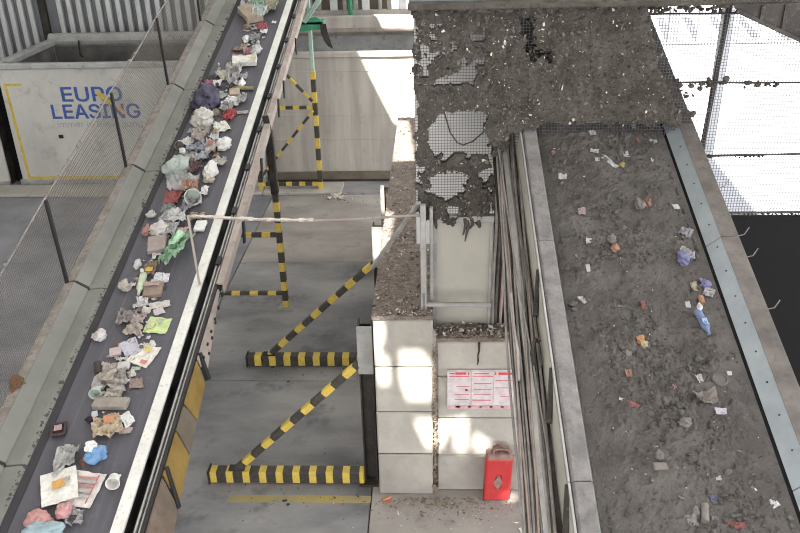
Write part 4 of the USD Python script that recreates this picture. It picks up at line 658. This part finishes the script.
# around the purple bag
A('sheet', -2.923, 11.249, 0.170, 0.317, (186, 178, 158), 'beige folded paper above the pale tall crumpled film', rz=.5)
A('bottle', -3.042, 11.339, 0.057, 0.258, (150, 160, 158), 'small grey bottle at the left of the beige folded paper', parts=[('cap', 'knot', 0, .5, .5, .2, (190, 190, 188))])
A('film', -2.772, 11.130, 0.196, 0.559, (196, 194, 190), 'tall pale crumpled film above the purple bag', zl=.01)
A('chip', -2.659, 11.212, 0.127, 0.125, LG, 'flat pale flake right of the tall pale crumpled film')
A('lump', -2.637, 11.015, 0.111, 0.243, (232, 228, 222), 'white balled tissue right of the tall pale crumpled film')
A('can', -2.584, 10.876, 0.069, 0.268, (148, 142, 96), 'olive crushed tin just below the white balled tissue', rz=1.5)
A('chip', -3.134, 11.169, 0.127, 0.158, (74, 64, 66), 'dark scrap above the pink packet')
A('wrap', -3.073, 10.889, 0.193, 0.272, (196, 120, 146), 'pink and magenta packet behind the purple bag', rz=.5)
A('sheet', -2.984, 10.996, 0.125, 0.153, WH, 'white folded paper lying on the pink and magenta packet', zl=.03)
A('bag', -3.014, 10.489, 0.402, 0.568, (50, 46, 74), 'large dark purple waste bag', parts=[('knot', 'knot', .36, .3, .12, .14, (60, 56, 84))])
A('strip', -2.872, 10.722, 0.164, 0.147, LG, 'pale strip at the upper right of the purple bag', rz=-.5)
A('box', -2.688, 10.770, 0.137, 0.176, (188, 168, 144), 'small tan carton right of the purple bag', rz=.2)
A('sheet', -2.670, 10.532, 0.242, 0.198, (226, 226, 224), 'white flat sheet right of the purple bag', rz=-.35)
A('film', -2.548, 10.608, 0.122, 0.257, LG, 'pale grey crumple at the right end of the white flat sheet')
A('film', -2.707, 10.379, 0.173, 0.222, (180, 176, 170), 'grey crumpled film between the purple bag and the red wrapper')
A('cup', -2.824, 10.232, 0.092, 0.245, (206, 194, 170), 'cream tub standing at the lower right of the purple bag')
A('wrap', -2.641, 10.178, 0.170, 0.215, (204, 74, 78), 'bright red crumpled wrapper')
A('strip', -2.487, 10.274, 0.145, 0.081, (180, 164, 164), 'pale thin strip lying between the red wrapper and the edge strip', rz=.15)
A('bag', -2.967, 10.039, 0.311, 0.398, (198, 194, 184), 'large off-white crumpled bag just below the purple bag', parts=[('torn_flap', 'flap', .2, -.2, .4, .4, (214, 210, 202))])
A('sheet', -2.693, 9.914, 0.180, 0.258, (224, 220, 210), 'white folded paper right of the large off-white bag', rz=.45)
A('strip', -3.041, 9.850, 0.141, 0.129, (150, 152, 156), 'flat grey strip at the lower left of the large off-white bag')
A('lump', -2.746, 9.798, 0.102, 0.152, (170, 152, 122), 'tan crumple just below the white folded paper')
# middle heap with the mint bag
A('chip', -3.066, 9.575, 0.138, 0.173, WH, 'white angular shard above the brown see-through cup', rz=.8)
A('cup', -3.110, 9.443, 0.112, 0.218, (140, 128, 122), 'brownish see-through cup at the left of the middle heap')
A('film', -2.898, 9.617, 0.239, 0.223, (196, 184, 172), 'beige crumpled film at the top of the middle heap', zl=.02)
A('chip', -2.734, 9.682, 0.113, 0.149, (210, 216, 214), 'white and teal scrap at the upper right of the middle heap')
A('wrap', -2.732, 9.436, 0.161, 0.263, (212, 200, 190), 'pale printed packet left of the white rounded bag', parts=[('red_print', 'print', 0, .1, .4, .3, (190, 100, 96))])
A('bag', -2.578, 9.477, 0.186, 0.240, (224, 220, 214), 'white rounded bag at the right of the middle heap')
A('film', -2.893, 9.373, 0.185, 0.214, (168, 174, 184), 'blue-grey film in the middle heap', zl=.03)
A('film', -2.920, 9.223, 0.158, 0.209, (210, 208, 206), 'pale film below the blue-grey film')
A('film', -2.804, 9.200, 0.146, 0.162, (190, 194, 200), 'pale bluish film right under the blue-grey film')
A('chip', -2.727, 9.241, 0.110, 0.116, (62, 58, 60), 'dark crumpled scrap at the lower right of the middle heap')
A('strip', -2.662, 9.283, 0.122, 0.070, (160, 128, 100), 'brown thin stick at the lower right of the middle heap', rz=.4)
A('film', -3.002, 9.203, 0.170, 0.186, (200, 182, 182), 'pinkish film above the round mint bag')
A('bag', -3.031, 8.975, 0.310, 0.426, (164, 176, 166), 'round full mint-grey bag', parts=[('knot', 'knot', .15, .42, .25, .25, (196, 202, 196))])
A('film', -2.822, 9.013, 0.120, 0.269, (140, 106, 100), 'brown-red crumpled film right of the round mint-grey bag')
A('bag', -2.618, 8.908, 0.190, 0.394, (216, 212, 204), 'white crumpled bag right of the brown-red film')
A('film', -2.541, 9.111, 0.181, 0.158, (206, 200, 190), 'pale twisted film above the white crumpled bag', rz=-.3)
A('lump', -2.608, 8.748, 0.152, 0.085, (190, 176, 152), 'beige flat lump below the white crumpled bag')
# lower heap by the rod
A('film', -2.857, 8.654, 0.348, 0.296, (208, 206, 204), 'broad whitish film heap below the round mint-grey bag')
A('film', -2.748, 8.538, 0.195, 0.186, (206, 150, 122), 'salmon-orange film on the broad whitish heap', zl=.06)
A('chip', -2.612, 8.555, 0.092, 0.206, (232, 230, 228), 'white triangular paper right of the salmon-orange film')
A('wrap', -2.932, 8.390, 0.159, 0.243, (186, 96, 88), 'red mottled wrapper left of the pale mint cup', zl=.01)
A('cup', -2.670, 8.350, 0.192, 0.299, (200, 210, 198), 'pale mint cup lying on its side below the salmon-orange film')
A('film', -2.735, 8.242, 0.146, 0.177, (166, 160, 172), 'grey-violet crumple below the pale mint cup', zl=.02)
A('film', -2.947, 8.226, 0.134, 0.177, (150, 160, 152), 'grey-green film below the red mottled wrapper')
A('film', -2.912, 8.049, 0.143, 0.191, (194, 194, 196), 'pale grey film below the grey-green film')
A('film', -2.796, 8.030, 0.187, 0.246, (222, 220, 218), 'white crumpled film in the lower heap, nearest the rod foot', zl=.02)
A('lump', -3.111, 8.121, 0.122, 0.117, (196, 196, 188), 'lone pale flat lump left of the lower heap')
A('film', -2.592, 8.063, 0.154, 0.170, (186, 168, 142), 'tan crumpled scrap under the rod')
A('box', -2.513, 7.907, 0.120, 0.165, (230, 228, 224), 'lone white box scrap beside the white edge strip, just below the rod')
A('lump', -3.090, 7.845, 0.098, 0.167, (186, 132, 118), 'salmon lump at the left end of the pale clear bag')
A('bag', -2.954, 7.827, 0.195, 0.239, (198, 192, 186), 'pale clear bag above the grey-brown cardboard', parts=[('torn_flap', 'flap', .2, .1, .4, .4, (214, 212, 210))])
A('film', -2.824, 7.876, 0.152, 0.222, (208, 208, 206), 'pale film between the pale clear bag and the pink scrap')
A('chip', -2.705, 7.841, 0.108, 0.146, (204, 168, 170), 'pink scrap right of the green film')
A('chip', -2.624, 7.774, 0.086, 0.090, (150, 104, 100), 'brown-red scrap at the lower right of the pink scrap')
# green film and below
A('box', -2.903, 7.597, 0.190, 0.247, (164, 148, 140), 'grey-brown cardboard flap left of the green film', rz=.2)
A('film', -2.695, 7.453, 0.188, 0.562, (158, 206, 160), 'large pale green translucent film bag', rz=-.25, parts=[('fold', 'flap', .1, .2, .5, .4, (176, 222, 178))])
A('chip', -2.939, 7.533, 0.074, 0.105, (182, 104, 92), 'small red scrap at the lower left of the grey-brown cardboard', zl=.02)
A('chip', -2.875, 7.454, 0.084, 0.137, (222, 218, 214), 'small white scrap below the grey-brown cardboard')
A('lump', -2.837, 7.391, 0.073, 0.102, (66, 58, 56), 'dark lump between the small white scrap and the green film')
A('lump', -3.032, 7.301, 0.082, 0.151, (206, 206, 210), 'lone white balled tissue left of the tan and gold packet')
A('wrap', -2.875, 7.224, 0.143, 0.214, (176, 148, 116), 'tan and gold crumpled packet', parts=[('gold_print', 'print', .05, -.2, .5, .3, (212, 178, 70))])
A('sheet', -2.730, 7.105, 0.141, 0.144, (214, 212, 216), 'pale trapezoid paper below the green film')
A('lump', -3.060, 6.977, 0.130, 0.143, (178, 168, 156), 'lone stone-like tan lump at the left of the pale green bottle')
A('bottle', -2.902, 6.990, 0.090, 0.300, (190, 204, 168), 'pale green squashed bottle', rz=.1, parts=[('cap', 'knot', 0, .47, .4, .14, (216, 218, 206))])
A('box', -2.761, 6.918, 0.178, 0.186, (150, 128, 112), 'brown cardboard box right of the pale green bottle', rz=.1, parts=[('lid_flap', 'flap', 0, .25, .9, .4, (168, 148, 132))])
A('lump', -2.671, 6.960, 0.050, 0.078, (80, 68, 62), 'small dark crumple at the right end of the brown cardboard box')
# lime booklet group
A('film', -2.830, 6.738, 0.117, 0.165, (228, 224, 222), 'white flower-shaped tissue below the pale green bottle')
A('lump', -2.764, 6.644, 0.096, 0.088, (206, 196, 180), 'cream lump just below the white flower-shaped tissue')
A('strip', -2.649, 6.724, 0.194, 0.089, (204, 194, 184), 'pale card strip slanting up right of the cream lump', rz=.3)
A('strip', -2.637, 6.643, 0.096, 0.088, (202, 190, 192), 'short pinkish card piece under the pale card strip', rz=.5)
A('film', -2.909, 6.538, 0.210, 0.204, (172, 162, 156), 'grey translucent film left of the lime green booklet')
A('film', -2.766, 6.512, 0.114, 0.144, (204, 188, 182), 'pale pinkish film touching the lime green booklet', zl=.02)
A('film', -2.796, 6.384, 0.188, 0.155, (194, 180, 164), 'beige crumple below the grey translucent film')
A('paper', -2.597, 6.460, 0.208, 0.198, (206, 226, 146), 'lime green booklet lying open', rz=-.12, parts=[('print', 'print', .1, .2, .3, .3, (168, 190, 150)), ('print', 'print', -.25, -.1, .35, .5, (200, 204, 140))], name='booklet', cat_='booklet')
A('bag', -3.100, 6.321, 0.122, 0.155, (204, 198, 196), 'lone white knotted bag left of the lavender paper', parts=[('torn_flap', 'flap', -.3, -.25, .4, .4, (180, 160, 158))])
A('lump', -2.914, 6.210, 0.055, 0.068, (112, 84, 66), 'small brown clod above the pinkish block')
A('box', -2.897, 6.125, 0.101, 0.108, (194, 170, 168), 'pinkish block left of the lavender paper', rz=.3)
A('sheet', -2.775, 6.185, 0.147, 0.216, (188, 186, 198), 'lavender grey folded paper', rz=.6)
A('paper', -2.627, 6.089, 0.209, 0.237, (228, 222, 208), 'white printed leaflet with a yellow spot and red corner', rz=-.35, parts=[('yellow_print', 'print', .05, .25, .25, .3, (222, 200, 90)), ('red_print', 'print', .3, -.35, .3, .2, (214, 120, 116))], name='leaflet', cat_='leaflet')
A('lump', -2.580, 6.222, 0.065, 0.081, (206, 206, 204), 'silvery balled foil above the white printed leaflet')
A('chip', -2.629, 6.197, 0.064, 0.067, (206, 198, 160), 'cream scrap between the foil ball and the lavender paper')
# round grey sheet group
A('can', -2.985, 5.914, 0.080, 0.143, (66, 58, 50), 'dark open can at the upper left of the round grey sheet', rz=.4, parts=[('rim', 'flap', 0, .35, .7, .3, (120, 112, 96))])
A('chip', -2.933, 5.948, 0.054, 0.065, (200, 196, 194), 'pale scrap right of the dark open can')
A('chip', -2.864, 5.960, 0.081, 0.078, (178, 168, 162), 'grey-brown scrap in the row above the round grey sheet')
A('box', -2.772, 5.960, 0.108, 0.091, (202, 196, 194), 'pale folded card at the right of the row above the round grey sheet', rz=.1)
A('bag', -2.950, 5.778, 0.097, 0.177, (180, 170, 168), 'pale crumpled bag left of the round grey sheet')
A('film', -2.810, 5.790, 0.238, 0.263, (182, 172, 162), 'round grey-beige crumpled plastic sheet', parts=[('inner_fold', 'flap', -.05, -.05, .5, .5, (164, 152, 138))])
A('lump', -2.673, 5.868, 0.080, 0.089, (206, 196, 186), 'cream crumple at the upper right of the round grey sheet')
A('strip', -2.656, 5.937, 0.081, 0.038, (172, 196, 160), 'pale green strip above the cream crumple')
A('sheet', -2.598, 5.768, 0.114, 0.111, (156, 132, 122), 'brown torn paper right of the round grey sheet', rz=.2)
A('cup', -2.903, 5.636, 0.104, 0.147, (190, 202, 188), 'pale mint cup below the pale crumpled bag', parts=[('rim', 'flap', 0, .3, .7, .3, (206, 214, 204))])
A('film', -2.774, 5.647, 0.165, 0.122, (208, 196, 180), 'cream crumpled film below the round grey sheet')
A('strip', -2.826, 5.561, 0.069, 0.036, (140, 180, 90), 'small green strip at the foot of the pale mint cup')
A('box', -2.746, 5.530, 0.291, 0.107, (154, 142, 130), 'long grey-tan board lying across the belt', rz=-.04)
A('chip', -2.863, 5.436, 0.051, 0.070, (216, 218, 226), 'small white card above the black scrap', rz=.3)
A('lump', -2.885, 5.374, 0.084, 0.070, (42, 38, 40), 'black scrap left of the cream open packet')
A('wrap', -2.698, 5.295, 0.225, 0.238, (212, 190, 158), 'large cream and orange open packet', rz=.3, parts=[('orange_print', 'print', .1, .15, .4, .4, (196, 130, 88))])
A('sheet', -2.564, 5.386, 0.092, 0.149, (226, 226, 224), 'white card at the right of the large cream open packet', rz=.7)
A('strip', -2.548, 5.276, 0.100, 0.067, (176, 158, 144), 'pale brown torn edge at the lower right of the large cream open packet')
# nearest pieces
A('tray', -3.102, 5.263, 0.125, 0.138, (70, 54, 52), 'lone dark brown plastic tray at the left of the belt', rz=.2, parts=[('lining', 'flap', 0, 0, .55, .45, (176, 140, 138))])
A('lump', -2.710, 5.025, 0.177, 0.193, (104, 152, 204), 'crushed blue and white tub', parts=[('white_lid', 'knot', -.14, .12, .62, .5, (226, 222, 218))], name='tub', cat_='tub')
A('lump', -2.798, 4.969, 0.064, 0.107, (118, 72, 62), 'red-brown lump left of the blue and white tub')
A('film', -2.943, 4.986, 0.177, 0.281, (196, 194, 188), 'pale translucent crumpled bag above the leaflet', rz=.2)
A('paper', -2.723, 4.728, 0.249, 0.304, (222, 212, 206), 'white newspaper page with red print rows under the leaflet', rz=-.12, parts=[('red_print', 'print', .05, .30, .7, .06, (200, 130, 122)), ('grey_print', 'print', .05, .18, .7, .08, (176, 166, 162)), ('red_print', 'print', .05, .06, .7, .05, (200, 126, 118)), ('grey_print', 'print', .05, -.08, .7, .09, (180, 170, 166)), ('red_print', 'print', .36, .0, .05, .8, (196, 104, 100)), ('grey_print', 'print', .05, -.24, .7, .08, (184, 174, 170))], name='newspaper', cat_='newspaper')
A('paper', -2.900, 4.735, 0.257, 0.297, (228, 224, 214), 'white leaflet with an orange picture overlapping the newspaper', rz=.38, zl=.03, parts=[('orange_print', 'print', .0, .02, .36, .3, (214, 156, 70)), ('grey_print', 'print', .25, .1, .2, .15, (170, 160, 150))], name='leaflet', cat_='leaflet')
A('cup', -2.476, 4.773, 0.109, 0.141, (226, 222, 214), 'lone white plastic cup near the white edge strip', parts=[('rim', 'flap', 0, .3, .8, .3, (236, 234, 228))])
A('bag', -2.940, 4.449, 0.240, 0.175, (196, 134, 128), 'salmon pink bag at the bottom edge of the picture')
A('bag', -2.792, 4.524, 0.136, 0.156, (206, 140, 138), 'pink crumpled bag just below the leaflet', zl=.01)
A('film', -2.690, 4.476, 0.120, 0.163, (180, 176, 174), 'clear crumpled film with dark print right of the pink bag', parts=[('dark_print', 'print', -.05, -.1, .5, .3, (60, 56, 58))])
A('bag', -2.876, 4.362, 0.327, 0.161, (142, 168, 176), 'blue-grey bag at the bottom edge of the picture', zl=.02)

# small shreds lying between the countable pieces
_pile = np.array([(-2.808, 13.853), (-2.800, 13.311), (-2.777, 12.802), (-2.721, 12.125), (-2.791, 11.688), (-2.777, 11.159), (-2.836, 10.615), (-2.854, 10.061), (-2.855, 9.594), (-2.915, 9.202), (-2.852, 8.831), (-2.820, 8.501), (-2.836, 8.189), (-2.890, 7.877), (-2.877, 7.581), (-2.877, 7.269), (-2.849, 6.947), (-2.784, 6.644), (-2.767, 6.384), (-2.789, 6.137), (-2.864, 5.902), (-2.793, 5.679), (-2.761, 5.467)], float)
def shreds(n, seed, lo, hi, spread):
    r = np.random.default_rng(seed); out = []
    for k in range(n):
        u = 22 * r.random() ** 1.25; i = min(int(u), 21); q = _pile[i] + (_pile[i + 1] - _pile[i]) * (u - i); wd = spread * (1 - .25 * u / 22)
        x, y = np.clip(q[0] + r.normal(0, .0105 * wd), -3.12, -2.44), q[1] + r.normal(0, .1); P = np.array([x, y, zA(y) - .034]); sz = r.uniform(lo, hi)
        out.append(tilted(crumple(sz, sz * r.uniform(.5, 1.1), seed * 999 + k, sz * .35, 6, .5), P, nA, r.uniform(0, 6.28)))
    return cat(out)
for n, sd, c, lb in ((150, 301, OW, 'small off-white shreds strewn between the pieces of waste on the left belt'), (110, 302, (176, 164, 150), 'small beige shreds strewn between the pieces of waste on the left belt'), (70, 303, (120, 106, 98), 'small brown shreds strewn between the pieces of waste on the left belt'), (60, 304, (206, 206, 210), 'small whitish film shreds strewn between the pieces of waste on the left belt')):
    solo('waste_shreds', shreds(n, sd, .022, .062, 7.5), trash_mat(c, 'paper'), lb, 'shreds', kind='stuff')

B = lambda *a, **k: waste('B', *a, **k)
B('strip', 1.399, 6.082, 0.040, 0.157, (214, 212, 218), 'long white sliver lying near the top of the dirt belt', rz=.55)
B('chip', 1.302, 6.219, 0.064, 0.054, (206, 200, 196), 'pale flat chip up left of the long white sliver', rz=-.3)
B('chip', 1.311, 6.120, 0.040, 0.053, (204, 200, 198), 'small pale chip just left of the long white sliver')
B('chip', 1.540, 6.166, 0.048, 0.067, (214, 212, 218), 'white square chip right of the long white sliver')
B('chip', 1.321, 6.449, 0.058, 0.057, (196, 190, 184), 'pale chip highest of the left half of the dirt belt')
B('chip', 1.737, 6.090, 0.028, 0.046, (232, 232, 228), 'tiny round white pellet right of the white square chip')
B('chip', 1.791, 6.350, 0.065, 0.056, (176, 182, 190), 'bluish grey flake near the top right of the dirt belt')
B('chip', 1.678, 6.562, 0.033, 0.074, WH, 'tiny white splinter at the top of the dirt belt')
B('lump', 1.487, 6.045, 0.047, 0.065, (196, 164, 70), 'yellow lump just right of the long white sliver')
B('lump', 1.673, 6.365, 0.033, 0.071, (170, 76, 60), 'red lump near the top right of the dirt belt')
B('lump', 0.977, 6.236, 0.040, 0.054, (166, 92, 76), 'small red-brown lump at the top left of the dirt belt')
B('chip', 1.013, 5.945, 0.063, 0.063, (214, 210, 204), 'white torn chip at the left below the small red-brown lump')
B('lump', 1.593, 5.602, 0.060, 0.094, (146, 80, 58), 'rust-red lump beside a grey clod near the right side')
B('lump', 1.539, 5.592, 0.075, 0.128, (122, 112, 104), 'grey clod touching the rust-red lump')
B('chip', 1.804, 5.590, 0.045, 0.059, WH, 'white two-piece chip near the right rail, above the lilac wrapper')
B('wrap', 1.807, 5.321, 0.093, 0.099, (188, 182, 196), 'pale lilac folded wrapper near the right rail', rz=-.6)
B('lump', 1.724, 5.025, 0.090, 0.122, (104, 104, 176), 'violet-blue crumpled wrapper below the pale lilac one')
B('film', 1.766, 5.089, 0.112, 0.104, (196, 196, 202), 'whitish film attached beside the violet-blue wrapper', rz=-.4)
B('lump', 1.828, 4.844, 0.074, 0.088, (110, 110, 178), 'violet-blue crumple nearer the right rail, above the white torn film')
B('film', 1.830, 4.775, 0.080, 0.077, (206, 204, 208), 'white torn film just below the violet-blue crumple', rz=-.5)
B('chip', 1.749, 4.818, 0.034, 0.087, (190, 180, 150), 'cream bone-like chip left of the violet-blue crumple')
B('can', 1.763, 4.690, 0.046, 0.065, (186, 112, 66), 'small orange plastic disc standing near the right rail', name='plastic_disc', cat_='disc')  # a loose bottle cap
B('chip', 1.674, 4.673, 0.033, 0.046, WH, 'white chip left of the small orange disc')
B('lump', 1.278, 5.140, 0.070, 0.072, (186, 110, 80), 'orange lump in the middle left, below a grey clod')
B('lump', 1.273, 5.237, 0.064, 0.106, (122, 112, 102), 'grey upright clod just above the orange lump in the middle left')
B('chip', 0.992, 4.701, 0.040, 0.073, (204, 198, 192), 'white pointed chip near the left rim, halfway down', rz=.5)
B('chip', 1.062, 4.955, 0.028, 0.068, (214, 210, 204), 'thin white splinter near the left rim above the pointed chip')
B('chip', 1.107, 5.218, 0.043, 0.052, (206, 200, 196), 'pale angular chip near the left rim, upper half')
B('chip', 1.098, 5.501, 0.059, 0.079, (178, 150, 144), 'dusty pinkish chip near the left rim, upper third')
B('bottle', 1.714, 4.470, 0.064, 0.194, (92, 126, 190), 'blue crumpled plastic bottle', rz=.15, parts=[('pale_neck', 'knot', .1, .5, .5, .25, (196, 198, 204)), ('label', 'flap', 0, -.1, .5, .3, (150, 180, 222))])
B('lump', 1.298, 4.346, 0.063, 0.075, (204, 124, 56), 'bright orange peel lump in the middle of the belt')
B('lump', 1.317, 4.316, 0.050, 0.058, (200, 180, 120), 'cream lump touching the bright orange peel')
B('chip', 1.180, 4.110, 0.037, 0.063, (178, 108, 84), 'orange-brown chip below the bright orange peel')
B('lump', 1.433, 4.006, 0.036, 0.046, (172, 100, 88), 'salmon lump right of the orange-brown chip')
B('chip', 1.370, 4.616, 0.026, 0.072, (170, 84, 76), 'thin red chip above the bright orange peel')
B('strip', 1.166, 3.903, 0.083, 0.037, (186, 62, 64), 'red flat strip with a white tip', rz=-.5, parts=None)
B('strip', 1.112, 3.930, 0.036, 0.019, (206, 200, 196), 'white thin tip at the upper left end of the red strip', rz=-.3)
B('chip', 1.594, 4.061, 0.030, 0.063, (206, 198, 190), 'pale pointed chip left of the round lid', rz=.2)
B('ring', 1.713, 4.062, 0.090, 0.103, (96, 88, 82), 'dirt-filled round lid with a dark rim')
B('chip', 1.778, 4.104, 0.024, 0.032, WH, 'tiny white chip on the rim of the round lid', zl=.03)
B('wrap', 1.587, 3.938, 0.130, 0.084, (172, 158, 144), 'grey and cream torn wrapper below the round lid')
B('chip', 1.660, 3.839, 0.058, 0.045, (196, 188, 208), 'lilac-white chip below the grey and cream torn wrapper')
B('lump', 1.438, 3.774, 0.075, 0.072, (124, 114, 106), 'large rounded clod left of the lilac-white chip')
B('lump', 1.252, 3.569, 0.056, 0.068, (112, 103, 95), 'round clod left of the centre near the bottom')
B('box', 1.245, 3.509, 0.077, 0.046, (120, 110, 101), 'flat long clod just below the round clod')
B('chip', 1.810, 3.337, 0.048, 0.052, (234, 234, 236), 'bright white folded scrap near the right rail at the bottom', rz=.4)
B('can', 1.420, 3.253, 0.048, 0.100, (124, 116, 104), 'dusty cylindrical can near the bottom', rz=-.2)
B('lump', 1.376, 3.263, 0.042, 0.056, (122, 114, 106), 'round clod left of the dusty cylindrical can')
B('wrap', 1.344, 3.215, 0.063, 0.055, (168, 162, 156), 'silvery torn wrapper at the bottom below the round clod')
B('chip', 1.487, 3.329, 0.032, 0.038, (70, 74, 130), 'dark blue scrap above the dusty cylindrical can')
B('wrap', 1.571, 3.196, 0.073, 0.037, (190, 84, 84), 'red torn scrap at the bottom edge of the dirt belt')
B('chip', 1.548, 3.459, 0.033, 0.027, (214, 210, 208), 'white chip above the dark blue scrap')
solo('rust_clump', tilted(blob(.15, .17, .09, 991, .5, 2.4), np.array([-3.606, 5.667, zA(5.667) + .03]), nA, .3), surf('rusty_tangle', (124, 78, 62), (96, 92, 66), 22, .9, .6, 60), 'rusty brown tangled clump caught on the left rail ledge', 'clump')
